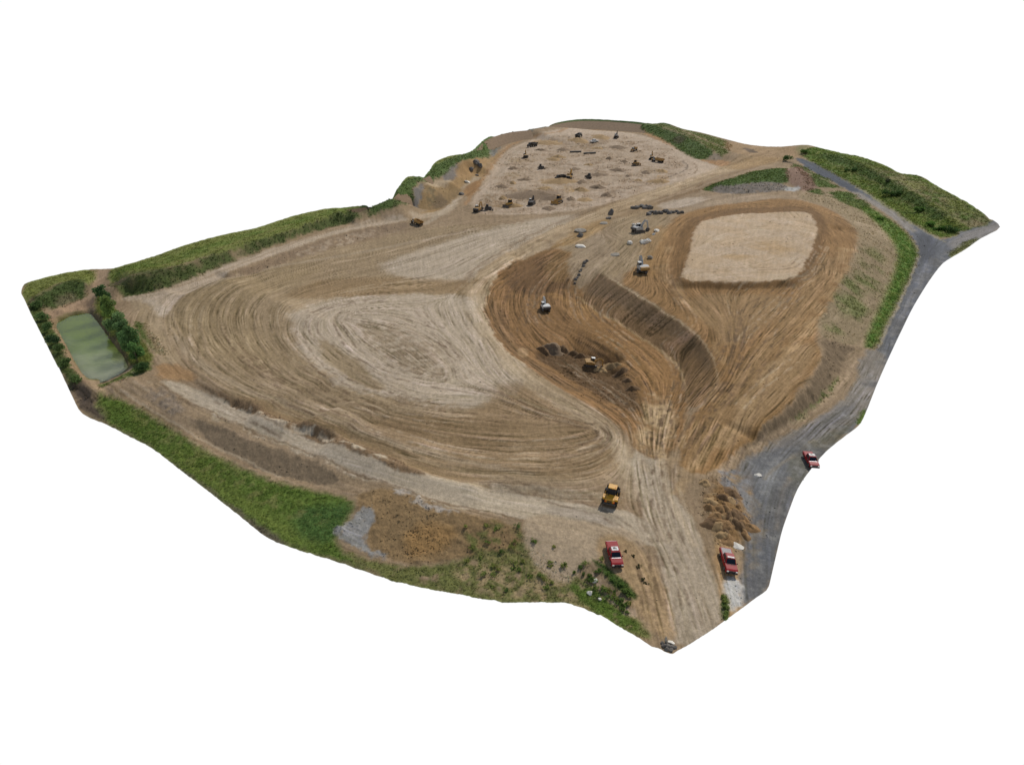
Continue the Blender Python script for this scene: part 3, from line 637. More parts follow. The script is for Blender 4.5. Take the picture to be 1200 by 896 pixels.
# -- flow of the machine tracks
GUIDES = [
 [(300,310),(240,330),(203,350),(197,375),(207,405),(226,432),(256,456),(320,484),(385,502),(450,530),(505,553),(560,562),(640,566),(700,565),(735,545)],
 [(420,290),(330,315),(262,335),(236,360),(242,395),(275,430),(330,465),(400,495),(480,525),(560,540),(640,540),(700,530),(735,515)],
 [(450,310),(380,325),(320,340),(295,365),(302,400),(340,440),(400,470),(470,495),(550,510),(640,515),(700,505)],
 [(520,345),(420,350),(355,365),(348,390),(372,425),(430,455),(500,475),(560,470)],
 [(415,380),(440,378),(480,392),(515,420),(525,440),(500,445),(460,425),(425,400),(415,380)],
 [(545,345),(556,370),(578,400),(600,440),(640,465),(700,490),(735,520),(745,550)],
 [(640,260),(560,270),(500,290),(450,305),(380,320)], [(640,256),(540,262),(450,282),(350,305)],
 [(540,345),(565,320),(600,300),(650,275),(700,250),(760,230),(830,205),(900,182),(935,172)],
 [(470,335),(530,332),(590,300),(650,268)], [(590,325),(650,290),(700,268),(780,238),(860,212)],
 [(690,265),(640,295),(600,320),(580,345),(585,385),(620,420),(680,455),(740,490),(757,530),(765,580)],
 [(690,290),(650,315),(625,345),(640,380),(690,400),(740,430),(770,465),(775,510),(775,560)],
 [(700,300),(668,330),(678,350),(730,385),(781,418),(799,442),(800,470),(790,510),(780,560)],
 [(790,265),(771,300),(776,325),(805,350),(840,385),(852,420),(850,460),(820,500),(790,560)],
 [(700,268),(740,285),(770,262)],
 [(990,300),(975,340),(930,385),(890,420),(850,470),(810,530),(800,580),(815,640)],
 [(785,340),(782,300),(800,262),(840,243),(900,236),(950,244),(985,265),(1000,290),(990,330),(960,380),(920,430),(870,490),(830,550)],
 [(970,290),(955,330),(900,400),(860,450),(815,520)],
 [(745,545),(770,610),(800,680),(815,745)], [(780,560),(800,610),(830,680),(842,720)],
 [(190,450),(260,478),(330,508),(410,533),(480,560),(560,583),(640,600),(710,607),(760,630),(785,680),(800,720)],
 [(140,462),(190,490),(240,522),(300,552),(370,571),(430,582)],
 [(880,700),(885,630),(900,560),(950,510),(1000,470),(1040,400),(1068,330),(1088,295),(1040,245),(990,215),(940,190)],
 [(1090,300),(1130,280),(1172,266)],
 [(150,350),(230,332),(300,304),(390,270),(450,258),(500,255),(535,238),(580,195),(600,172),(640,158),(720,153),(790,168),(830,190)],
 [(560,245),(620,250),(700,230),(780,205),(840,195)], [(590,212),(640,208),(700,200),(770,190)], [(605,182),(680,170),(750,172),(805,194)],
 # rills running down the cut and the seeded slope
 [(684,352),(708,332)],[(690,358),(722,334)],[(702,366),(735,343)],[(715,374),(748,350)],[(730,383),(764,359)],[(748,394),(782,370)],[(765,405),(798,382)],[(782,417),(814,393)],[(796,432),(830,411)],[(803,446),(839,428)],[(806,460),(838,444)],[(807,474),(832,460)],
 [(1008,270),(1048,295)],[(1008,285),(1048,312)],[(1000,310),(1040,338)],[(990,330),(1034,355)],[(978,352),(1022,378)],[(964,375),(1008,402)],[(975,250),(1025,262)],[(960,405),(985,420)],[(945,450),(965,465)],[(905,495),(920,505)],
 [(810,300),(860,290),(940,285)],[(830,265),(900,262),(940,268)],[(810,320),(870,318),(930,318)],
]
DS = 2.0
dgx, dgy = np.meshgrid(np.arange(GX0, GX1 + 1, DS), np.arange(GY0, GY1 + 1, DS))
cs = np.zeros(dgx.shape); sn = np.zeros(dgx.shape)
for g in GUIDES:
    W = [ground(*p) for p in smooth_poly(g, 2, False)]
    for a, b in zip(W[:-1], W[1:]):
        L = math.hypot(b[0] - a[0], b[1] - a[1])
        if L < 1e-6: continue
        n = max(1, int(L / 10)); th = 2 * math.atan2(b[1] - a[1], b[0] - a[0])
        for k in range(n):
            mx = a[0] + (b[0] - a[0]) * (k + .5) / n; my = a[1] + (b[1] - a[1]) * (k + .5) / n
            w = (L / n) / ((dgx - mx) ** 2 + (dgy - my) ** 2 + 9) ** 1.6
            cs += w * math.cos(th); sn += w * math.sin(th)
_n = np.hypot(cs, sn) + 1e-12
cs, sn = blur(cs / _n, 1), blur(sn / _n, 1)


def stroke_w(W, w, colour, alpha, f=.2):
    P = np.array(W); mg = 3
    sel = np.where((x > P[:, 0].min() - mg) & (x < P[:, 0].max() + mg) & (y > P[:, 1].min() - mg) & (y < P[:, 1].max() + mg))[0]
    if not len(sel): return
    d = np.full(len(sel), 1e9); X_ = x[sel] + wx2[sel] * .25; Y_ = y[sel] + wy2[sel] * .25
    for i in range(1, len(W)): d = np.minimum(d, segdist(X_, Y_, W[i - 1], W[i])[0])
    g = mpp[sel] * .5
    m = sstep(w / 2 + f + g, np.maximum(w / 2 - .1, 0), d) * alpha * sstep(-.5, .3, n_sm[sel] + n_mid[sel] * .6)
    COL[sel] += (np.array(lin(colour)) - COL[sel]) * m[:, None]


tg = random.Random(11)
for (cx_, cy_, rx_, ry_, cnt) in ((420, 420, 200, 120, 70), (560, 500, 150, 60, 22), (660, 370, 80, 80, 26), (780, 500, 40, 70, 16), (880, 400, 80, 110, 26), (690, 205, 110, 40, 24), (560, 290, 90, 30, 14), (790, 660, 25, 70, 10), (870, 350, 60, 25, 10)):
    for _ in range(cnt):
        px_, py_ = ground(tg.gauss(cx_, rx_ * .5), tg.gauss(cy_, ry_ * .5))
        k0 = int(np.argmin((x - px_) ** 2 + (y - py_) ** 2))
        if GRS[k0] > .05 or STK[k0] < .3: continue
        off = tg.gauss(0, .16); W = []; pd = None; sg_ = tg.choice((1, -1))
        for k in range(tg.randint(12, 40)):
            W.append((px_, py_)); th = .5 * math.atan2(float(bil(sn, px_, py_, DS)), float(bil(cs, px_, py_, DS)))
            d_ = (math.cos(th) * sg_, math.sin(th) * sg_)
            if pd and d_[0] * pd[0] + d_[1] * pd[1] < 0: d_ = (-d_[0], -d_[1])
            pd = d_; an_ = math.atan2(d_[1], d_[0]) + off; off *= .97
            px_ += math.cos(an_) * 1.8; py_ += math.sin(an_) * 1.8
        dark = tg.random() < .68; cc = (100, 80, 58) if dark else (190, 172, 144); al = tg.uniform(.2, .55) if dark else tg.uniform(.12, .35)
        for s in (-1, 1):
            V_ = []
            for k in range(len(W)):
                q0, q1 = W[max(k - 1, 0)], W[min(k + 1, len(W) - 1)]; L_ = math.hypot(q1[0] - q0[0], q1[1] - q0[1]) + 1e-9
                V_.append((W[k][0] - (q1[1] - q0[1]) / L_ * 1.05 * s, W[k][1] + (q1[0] - q0[0]) / L_ * 1.05 * s))
            stroke_w(V_, .38, cc, al)


def lic(wl, steps, ds, seed):
    acc = pnoise(x / wl, y / wl, seed).astype(np.float64); wob = .18 * pnoise(x / 14 + seed, y / 14, seed + 2)
    for sgn in (1, -1):
        px_, py_ = x.copy(), y.copy(); pdx = pdy = None
        for k in range(steps):
            th = .5 * np.arctan2(bil(sn, px_, py_, DS), bil(cs, px_, py_, DS)) + wob
            dx, dy = np.cos(th), np.sin(th)
            if pdx is None: dx, dy = dx * sgn, dy * sgn
            else:
                fl = np.where(dx * pdx + dy * pdy < 0, -1, 1); dx = dx * fl; dy = dy * fl
            pdx, pdy = dx, dy
            px_ = px_ + dx * ds; py_ = py_ + dy * ds
            acc += pnoise(px_ / wl, py_ / wl, seed)
    return acc / acc.std()


L1 = lic(.42, 24, .32, 3); L2 = lic(1.1, 22, .8, 8); L3 = lic(3.4, 14, 2.4, 13)
w1 = np.clip(1.4 - mpp * 2.2, .15, 1)                    # fine ruts fade where the sheet is too coarse to hold them
S = STK * (.35 + .9 * np.clip(fbm(x / 9, y / 9, 3, 97) + .45, 0, 1))
streak = S * (.125 * w1 * L1 + .085 * L2 + .05 * L3)
streak -= S * .16 * sstep(1.1, 2.0, -L2) * (n_mid > -.1) + S * .26 * w1 * sstep(1.0, 1.9, -L1)
streak += S * .10 * sstep(1.3, 2.3, L3)
n_gr = pnoise(x / np.clip(mpp * 3.2, .4, 1.6), y / np.clip(mpp * 3.2, .4, 1.6), 91) + .8 * pnoise(x / .9, y / .9, 93)
bl = L3 * .6 + fbm(x / 18, y / 18, 3, 33) * 1.3
mp = np.clip(STK, 0, 1) * .42 * sstep(.45, 1.6, bl); md = np.clip(STK, 0, 1) * .40 * sstep(.45, 1.6, -bl)
COL += (np.clip(COL * np.array([1.36, 1.40, 1.46]), 0, .6) - COL) * mp[:, None]
COL += (COL * np.array([.70, .66, .60]) - COL) * md[:, None]
mul = .95 + streak * 1.08 + .05 * n_big + .07 * n_mid + .06 * n_sm * (.6 + ROU * 2) + .16 * n_gr
COL = np.clip(COL * np.clip(mul, .35, 1.6)[:, None], .004, .9)
COL[:, 2] *= np.clip(1 + streak * .35, .8, 1.2)            # packed pale tracks are greyer, loose earth warmer

# -- relief: survey surface + rough ground + ruts
z = bil(HG, x, y)
rgh = fbm(x / 2.2, y / 2.2, 4, 61) * .7 + np.abs(pnoise(x / .7, y / .7, 71)) * .6
z = z + ROU * rgh * np.clip(1 + mpp * 1.2, 1, 2.2) * .75 + STK * (.02 * L2 + .02 * w1 * L1 + .025 * L3) + GRS * .12 * fbm(x / 1.3, y / 1.3, 3, 81)
wpoly = smooth_poly([ground(*p) for p in WATER], 1)

# underside so that the cut-out block of ground has a body
rim_loop = OUTW
me = bpy.data.meshes.new('ground')
co = np.stack([x, y, z], 1)
me.vertices.add(N); me.vertices.foreach_set('co', co.astype(np.float32).ravel())
me.loops.add(len(faces) * 4); me.loops.foreach_set('vertex_index', faces.astype(np.int32).ravel())
me.polygons.add(len(faces)); me.polygons.foreach_set('loop_start', np.arange(0, len(faces) * 4, 4, dtype=np.int32)); me.polygons.foreach_set('loop_total', np.full(len(faces), 4, np.int32))
me.update(calc_edges=True)
me.polygons.foreach_set('use_smooth', np.ones(len(faces), bool))
at_ = me.color_attributes.new('soil', 'FLOAT_COLOR', 'POINT')
at_.data.foreach_set('color', np.concatenate([COL, np.ones((N, 1))], 1).astype(np.float32).ravel())
ar_ = me.attributes.new('rough_ground', 'FLOAT', 'POINT'); ar_.data.foreach_set('value', np.clip(ROU * 2 + GRS * .5, 0, 1).astype(np.float32))
ground_ob = bpy.data.objects.new('ground', me); col.objects.link(ground_ob); ground_ob['kind'] = 'structure'


class NT:
    def __init__(s, name):
        s.m = bpy.data.materials.new(name); s.m.use_nodes = True; s.t = s.m.node_tree; s.n = s.t.nodes
        s.b = s.n['Principled BSDF']

    def add(s, typ, **kw):
        n = s.n.new(typ)
        for k, v in kw.items():
            if hasattr(n, k): setattr(n, k, v)
            else: n.inputs[k].default_value = v
        return n

    def link(s, a, b): s.t.links.new(a, b)

    def noise(s, scale, detail=4, coord='Object', rough=.6):
        tc = s.add('ShaderNodeTexCoord'); n = s.add('ShaderNodeTexNoise'); n.inputs['Scale'].default_value = scale
        n.inputs['Detail'].default_value = detail; n.inputs['Roughness'].default_value = rough
        s.link(tc.outputs[coord], n.inputs['Vector']); return n.outputs['Fac']

    def mul(s, colsock, fac, lo, hi):
        mr = s.add('ShaderNodeMapRange'); mr.inputs['From Min'].default_value = .25; mr.inputs['From Max'].default_value = .75
        mr.inputs['To Min'].default_value = lo; mr.inputs['To Max'].default_value = hi; s.link(fac, mr.inputs['Value'])
        vm = s.add('ShaderNodeVectorMath', operation='SCALE'); s.link(colsock, vm.inputs[0]); s.link(mr.outputs[0], vm.inputs['Scale'])
        return vm.outputs[0]


t = NT('soil and turf')
a = t.add('ShaderNodeAttribute', attribute_name='soil')
c = t.mul(a.outputs['Color'], t.noise(1.6, 6, rough=.75), .74, 1.26)
c = t.mul(c, t.noise(4.5, 4, rough=.7), .76, 1.24)
t.link(c, t.b.inputs['Base Color']); t.b.inputs['Roughness'].default_value = .95; t.b.inputs['Specular IOR Level'].default_value = .15
bmp = t.add('ShaderNodeBump'); bmp.inputs['Strength'].default_value = .6; bmp.inputs['Distance'].default_value = .12
t.link(t.noise(2.6, 6, rough=.65), bmp.inputs['Height']); t.link(bmp.outputs[0], t.b.inputs['Normal'])
me.materials.append(t.m)

# block below the sheet
bm = bmesh.new()
cxm, cym = OUTW[:, 0].mean(), OUTW[:, 1].mean()
rings = []
for k, (sc_, dz) in enumerate(((.982, -.9), (.92, -5), (.7, -14))):
    rings.append([bm.verts.new((cxm + (OUTW[i, 0] - cxm) * sc_, cym + (OUTW[i, 1] - cym) * sc_, (OUT[i][2] + dz) if k < 2 else -24)) for i in range(len(OUTW))])
for r0, r1 in zip(rings[:-1], rings[1:]):
    for i in range(len(OUTW)): bm.faces.new((r0[i - 1], r0[i], r1[i], r1[i - 1]))
bm.faces.new(rings[-1])
mb_ = bpy.data.meshes.new('terrain'); bm.to_mesh(mb_); bm.free()
t = NT('subsoil'); rgb = t.add('ShaderNodeRGB'); rgb.outputs[0].default_value = (*lin((120, 98, 72)), 1)
t.link(t.mul(rgb.outputs[0], t.noise(.6, 6), .75, 1.25), t.b.inputs['Base Color']); t.b.inputs['Roughness'].default_value = .95
mb_.materials.append(t.m)
sub = bpy.data.objects.new('terrain', mb_); col.objects.link(sub); sub['kind'] = 'structure'


def hz(X_, Y_):
    """height of the finished ground sheet"""
    k = int(np.argmin((x - X_) ** 2 + (y - Y_) ** 2))
    return float(z[k])


# ------------------------------------------------------------------ pond
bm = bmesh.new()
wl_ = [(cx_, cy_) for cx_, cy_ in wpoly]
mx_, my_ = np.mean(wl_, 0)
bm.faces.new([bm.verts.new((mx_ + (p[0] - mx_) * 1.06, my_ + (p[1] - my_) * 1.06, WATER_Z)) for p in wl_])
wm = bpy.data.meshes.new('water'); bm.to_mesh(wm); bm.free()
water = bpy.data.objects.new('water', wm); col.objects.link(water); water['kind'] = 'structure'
t = NT('silty water with painted reflections')
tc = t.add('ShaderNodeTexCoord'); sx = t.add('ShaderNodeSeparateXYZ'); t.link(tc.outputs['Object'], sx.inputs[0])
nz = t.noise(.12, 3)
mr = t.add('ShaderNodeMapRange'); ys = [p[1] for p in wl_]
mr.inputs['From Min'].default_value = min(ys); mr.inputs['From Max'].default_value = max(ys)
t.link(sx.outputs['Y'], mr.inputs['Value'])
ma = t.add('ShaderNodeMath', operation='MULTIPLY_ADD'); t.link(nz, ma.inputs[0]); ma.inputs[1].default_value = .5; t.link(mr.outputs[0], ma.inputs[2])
cr = t.add('ShaderNodeValToRGB'); t.link(ma.outputs[0], cr.inputs[0])  # ramp paints reflections into the silt colour: pale cloud near, green trees far
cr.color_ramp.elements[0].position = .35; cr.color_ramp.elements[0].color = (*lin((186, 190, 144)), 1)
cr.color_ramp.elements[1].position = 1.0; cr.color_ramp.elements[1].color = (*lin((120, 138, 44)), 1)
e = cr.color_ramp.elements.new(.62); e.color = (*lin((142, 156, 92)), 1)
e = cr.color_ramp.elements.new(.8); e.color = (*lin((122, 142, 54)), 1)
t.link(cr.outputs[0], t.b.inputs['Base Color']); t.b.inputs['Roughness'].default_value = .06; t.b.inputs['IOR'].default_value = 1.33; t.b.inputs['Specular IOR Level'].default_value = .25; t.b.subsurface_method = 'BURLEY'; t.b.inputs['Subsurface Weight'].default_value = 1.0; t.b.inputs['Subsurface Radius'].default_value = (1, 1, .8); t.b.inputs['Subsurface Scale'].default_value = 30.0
bmp = t.add('ShaderNodeBump'); bmp.inputs['Strength'].default_value = .08; bmp.inputs['Distance'].default_value = .05
t.link(t.noise(1.2, 3), bmp.inputs['Height']); t.link(bmp.outputs[0], t.b.inputs['Normal'])
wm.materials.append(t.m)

# ------------------------------------------------------------------ daylight
SUN_AZ, SUN_EL = R(31), R(43)
sd = Vector((math.sin(SUN_AZ) * math.cos(SUN_EL), math.cos(SUN_AZ) * math.cos(SUN_EL), math.sin(SUN_EL)))
sl = bpy.data.lights.new('sun', 'SUN'); sl.energy = 3.0; sl.angle = R(.6); sl.color = (1, .95, .88)
so = bpy.data.objects.new('sun', sl); so.rotation_euler = (-sd).to_track_quat('-Z', 'Y').to_euler(); so.location = sd * 400; col.objects.link(so)
w = bpy.data.worlds.new('World'); scene.world = w; w.use_nodes = True
nt = w.node_tree; bg = nt.nodes['Background']
sky = nt.nodes.new('ShaderNodeTexSky'); sky.sky_type = 'NISHITA'; sky.sun_disc = False; sky.sun_elevation = SUN_EL; sky.sun_rotation = SUN_AZ
bg.inputs['Strength'].default_value = .09; nt.links.new(sky.outputs[0], bg.inputs['Color'])
bw = nt.nodes.new('ShaderNodeBackground'); bw.inputs['Color'].default_value = (1, 1, 1, 1); bw.inputs['Strength'].default_value = 1.02   # white haze at and below the horizon
tc = nt.nodes.new('ShaderNodeTexCoord'); sx = nt.nodes.new('ShaderNodeSeparateXYZ'); nt.links.new(tc.outputs['Generated'], sx.inputs[0])
mr = nt.nodes.new('ShaderNodeMapRange'); mr.inputs['From Min'].default_value = .07; mr.inputs['From Max'].default_value = .5
nt.links.new(sx.outputs['Z'], mr.inputs['Value'])
mx = nt.nodes.new('ShaderNodeMixShader'); nt.links.new(mr.outputs[0], mx.inputs[0]); nt.links.new(bw.outputs[0], mx.inputs[1]); nt.links.new(bg.outputs[0], mx.inputs[2])
nt.links.new(mx.outputs[0], nt.nodes['World Output'].inputs['Surface'])
vs_ = scene.view_settings; vs_.view_transform = 'Standard'; vs_.look = 'None'; vs_.exposure = 0; vs_.gamma = 1
# ================================================================== things
def material(name, rgb, rough=.6, metal=0.0, var=.18, scale=2.0, coat=0.0, dirt=None, spec=.4):
    t = NT(name); c = t.add('ShaderNodeRGB'); c.outputs[0].default_value = (*lin(rgb), 1)
    out = t.mul(c.outputs[0], t.noise(scale, 5), 1 - var, 1 + var)
    if dirt:
        mx = t.add('ShaderNodeMix', data_type='RGBA'); mr = t.add('ShaderNodeMapRange'); mr.inputs['From Min'].default_value = .5; mr.inputs['From Max'].default_value = .72; mr.inputs['To Max'].default_value = dirt
        t.link(t.noise(3.1, 6, rough=.7), mr.inputs['Value']); t.link(mr.outputs[0], mx.inputs[0]); t.link(out, mx.inputs[6]); mx.inputs[7].default_value = (*lin((150, 126, 96)), 1); out = mx.outputs[2]
    t.link(out, t.b.inputs['Base Color']); t.b.inputs['Roughness'].default_value = rough; t.b.inputs['Metallic'].default_value = metal
    t.b.inputs['Coat Weight'].default_value = coat; t.b.inputs['Specular IOR Level'].default_value = spec
    return t.m


def attr_material(name, attr, rough=.9, spec=.15, trans=0.0):
    t = NT(name); a = t.add('ShaderNodeAttribute', attribute_name=attr)
    t.link(a.outputs['Color'], t.b.inputs['Base Color']); t.b.inputs['Roughness'].default_value = rough; t.b.inputs['Specular IOR Level'].default_value = spec
    if trans:
        tr = t.add('ShaderNodeBsdfTranslucent'); t.link(a.outputs['Color'], tr.inputs['Color']); mx = t.add('ShaderNodeMixShader'); mx.inputs[0].default_value = trans
        t.link(t.b.outputs[0], mx.inputs[1]); t.link(tr.outputs[0], mx.inputs[2]); t.link(mx.outputs[0], t.n['Material Output'].inputs['Surface'])
    return t.m


M = dict(
    red=material('red paint', (142, 6, 22), .5, var=.14, dirt=.1, spec=.2), white=material('white paint', (206, 206, 200), .5, dirt=.3), glass=material('dark glass', (24, 30, 38), .12, var=.05),
    tyre=material('tyre rubber', (38, 37, 36), .9, dirt=.6), rim=material('wheel rim', (150, 150, 150), .4, .6), chrome=material('dull chrome', (190, 192, 195), .35, .7), black=material('black plastic', (34, 34, 35), .7, dirt=.3),
    yellow=material('yellow machine paint', (206, 150, 34), .5, dirt=.55), ochre=material('dusty yellow paint', (164, 126, 66), .7, dirt=.9, var=.3), dusty=material('worn yellow paint', (172, 130, 52), .65, dirt=.85, var=.3), steel=material('worn steel', (84, 80, 76), .6, .3, dirt=.6), grey=material('light grey paint', (168, 168, 164), .55, dirt=.5),
    dark=material('dark grey paint', (62, 60, 58), .6, dirt=.5), lamp=material('lamp lens', (220, 220, 210), .2), tail=material('red lamp lens', (150, 20, 16), .25), orange=material('orange lamp lens', (214, 96, 24), .3), cover=material('grey bed cover', (168, 164, 160), .6), pipe=material('dark pipe', (70, 66, 60), .6))


def link(name, bm, m, parent=None, smooth=False):
    me_ = bpy.data.meshes.new(name); bmesh.ops.recalc_face_normals(bm, faces=bm.faces); bm.to_mesh(me_); bm.free()
    if smooth: me_.polygons.foreach_set('use_smooth', [True] * len(me_.polygons))
    me_.materials.append(M[m] if isinstance(m, str) else m)
    o = bpy.data.objects.new(name, me_); col.objects.link(o)
    if parent: o.parent = parent
    return o


def thing(name, label=None, cat=None, group=None):
    o = bpy.data.objects.new(name, None); col.objects.link(o); o.empty_display_size = .3
    tag(o, label, cat, group); return o


def tag(o, label=None, cat=None, group=None, kind=None):
    if label: o['label'] = label
    if cat: o['category'] = cat
    if group: o['group'] = group
    if kind: o['kind'] = kind
    return o


def dup(o, parent=None):
    kids = [c for c in o.children]
    c = o.copy(); col.objects.link(c); c.parent = parent
    for k in kids: dup(k, c)
    return c


def box(bm, x0, x1, y0, y1, z0, z1, bev=0.0):
    v = [bm.verts.new(p) for p in ((x0, y0, z0), (x1, y0, z0), (x1, y1, z0), (x0, y1, z0), (x0, y0, z1), (x1, y0, z1), (x1, y1, z1), (x0, y1, z1))]
    f = [bm.faces.new([v[i] for i in q]) for q in ((3, 2, 1, 0), (4, 5, 6, 7), (0, 1, 5, 4), (1, 2, 6, 5), (2, 3, 7, 6), (3, 0, 4, 7))]
    if bev: bmesh.ops.bevel(bm, geom=list({e for q in f for e in q.edges}), offset=bev, segments=2, affect='EDGES', profile=.5)
    return v


def prism(bm, prof, y0, y1, bev=0.0, taper=None):
    a = [bm.verts.new((p[0], y0, p[1])) for p in prof]; b = [bm.verts.new((p[0], y1, p[1])) for p in prof]
    n = len(prof); fs = [bm.faces.new(a), bm.faces.new(b[::-1])]
    for i in range(n): fs.append(bm.faces.new((a[i], b[i], b[(i + 1) % n], a[(i + 1) % n])))
    if bev: bmesh.ops.bevel(bm, geom=list({e for q in fs[:2] for e in q.edges}), offset=bev, segments=2, affect='EDGES', profile=.5)
    return a, b


def cyl(bm, p0, p1, r, seg=16, r2=None):
    p0, p1 = Vector(p0), Vector(p1); d = p1 - p0
    m = Matrix.Translation((p0 + p1) / 2) @ d.to_track_quat('Z', 'Y').to_matrix().to_4x4()
    bmesh.ops.create_cone(bm, cap_ends=True, segments=seg, radius1=r, radius2=r if r2 is None else r2, depth=d.length, matrix=m)


def bar(bm, p0, p1, wy, h):
    """flat arm between two points of the xz plane, at y = p[1]"""
    a, b = Vector(p0), Vector(p1); d = (b - a).normalized(); n = Vector((-d.z, 0, d.x)) * h / 2
    prism(bm, [((a + n).x, (a + n).z), ((b + n * .7).x, (b + n * .7).z), ((b - n * .7).x, (b - n * .7).z), ((a - n).x, (a - n).z)], p0[1] - wy / 2, p0[1] + wy / 2)


def patch(bm, q, u0, u1, v0, v1, off=.012, th=.02):
    """thin pane lying just proud of the quad q (four corners)"""
    q = [Vector(p) for p in q]
    nrm = (q[1] - q[0]).cross(q[3] - q[0]).normalized()

    def P(u, v): return (q[0] * (1 - u) + q[1] * u) * (1 - v) + (q[3] * (1 - u) + q[2] * u) * v
    c = [P(u0, v0), P(u1, v0), P(u1, v1), P(u0, v1)]
    lo = [bm.verts.new(p + nrm * (off - th)) for p in c]; hi = [bm.verts.new(p + nrm * off) for p in c]
    bm.faces.new(hi); bm.faces.new(lo[::-1])
    for i in range(4): bm.faces.new((lo[i], lo[(i + 1) % 4], hi[(i + 1) % 4], hi[i]))


def NB(): return bmesh.new()


def wheel(parent, cx_, cy_, r, w_, rim='rim', seg=20):
    bm = NB(); s = 1 if cy_ > 0 else -1
    cyl(bm, (cx_, cy_ - w_ / 2, r), (cx_, cy_ + w_ / 2, r), r, seg)
    bmesh.ops.bevel(bm, geom=[e for e in bm.edges if len(e.link_faces) == 2 and any(len(f.verts) > 4 for f in e.link_faces)], offset=w_ * .18, segments=2, affect='EDGES')
    wo = link('wheel', bm, 'tyre', parent)
    bm = NB(); cyl(bm, (cx_, cy_ + s * w_ * .3, r), (cx_, cy_ + s * (w_ / 2 + .015), r), r * .58, 14); link('rim', bm, rim, wo)
    bm = NB(); cyl(bm, (cx_, cy_ + s * w_ * .5, r), (cx_, cy_ + s * (w_ / 2 + .05), r), r * .2, 10); link('hub', bm, 'black', wo)
    return wo


def arch(cx_, r, z0, n=8):
    return [(cx_ + r * math.cos(a), z0 + r * math.sin(a)) for a in [math.pi * k / n for k in range(n, -1, -1)]]


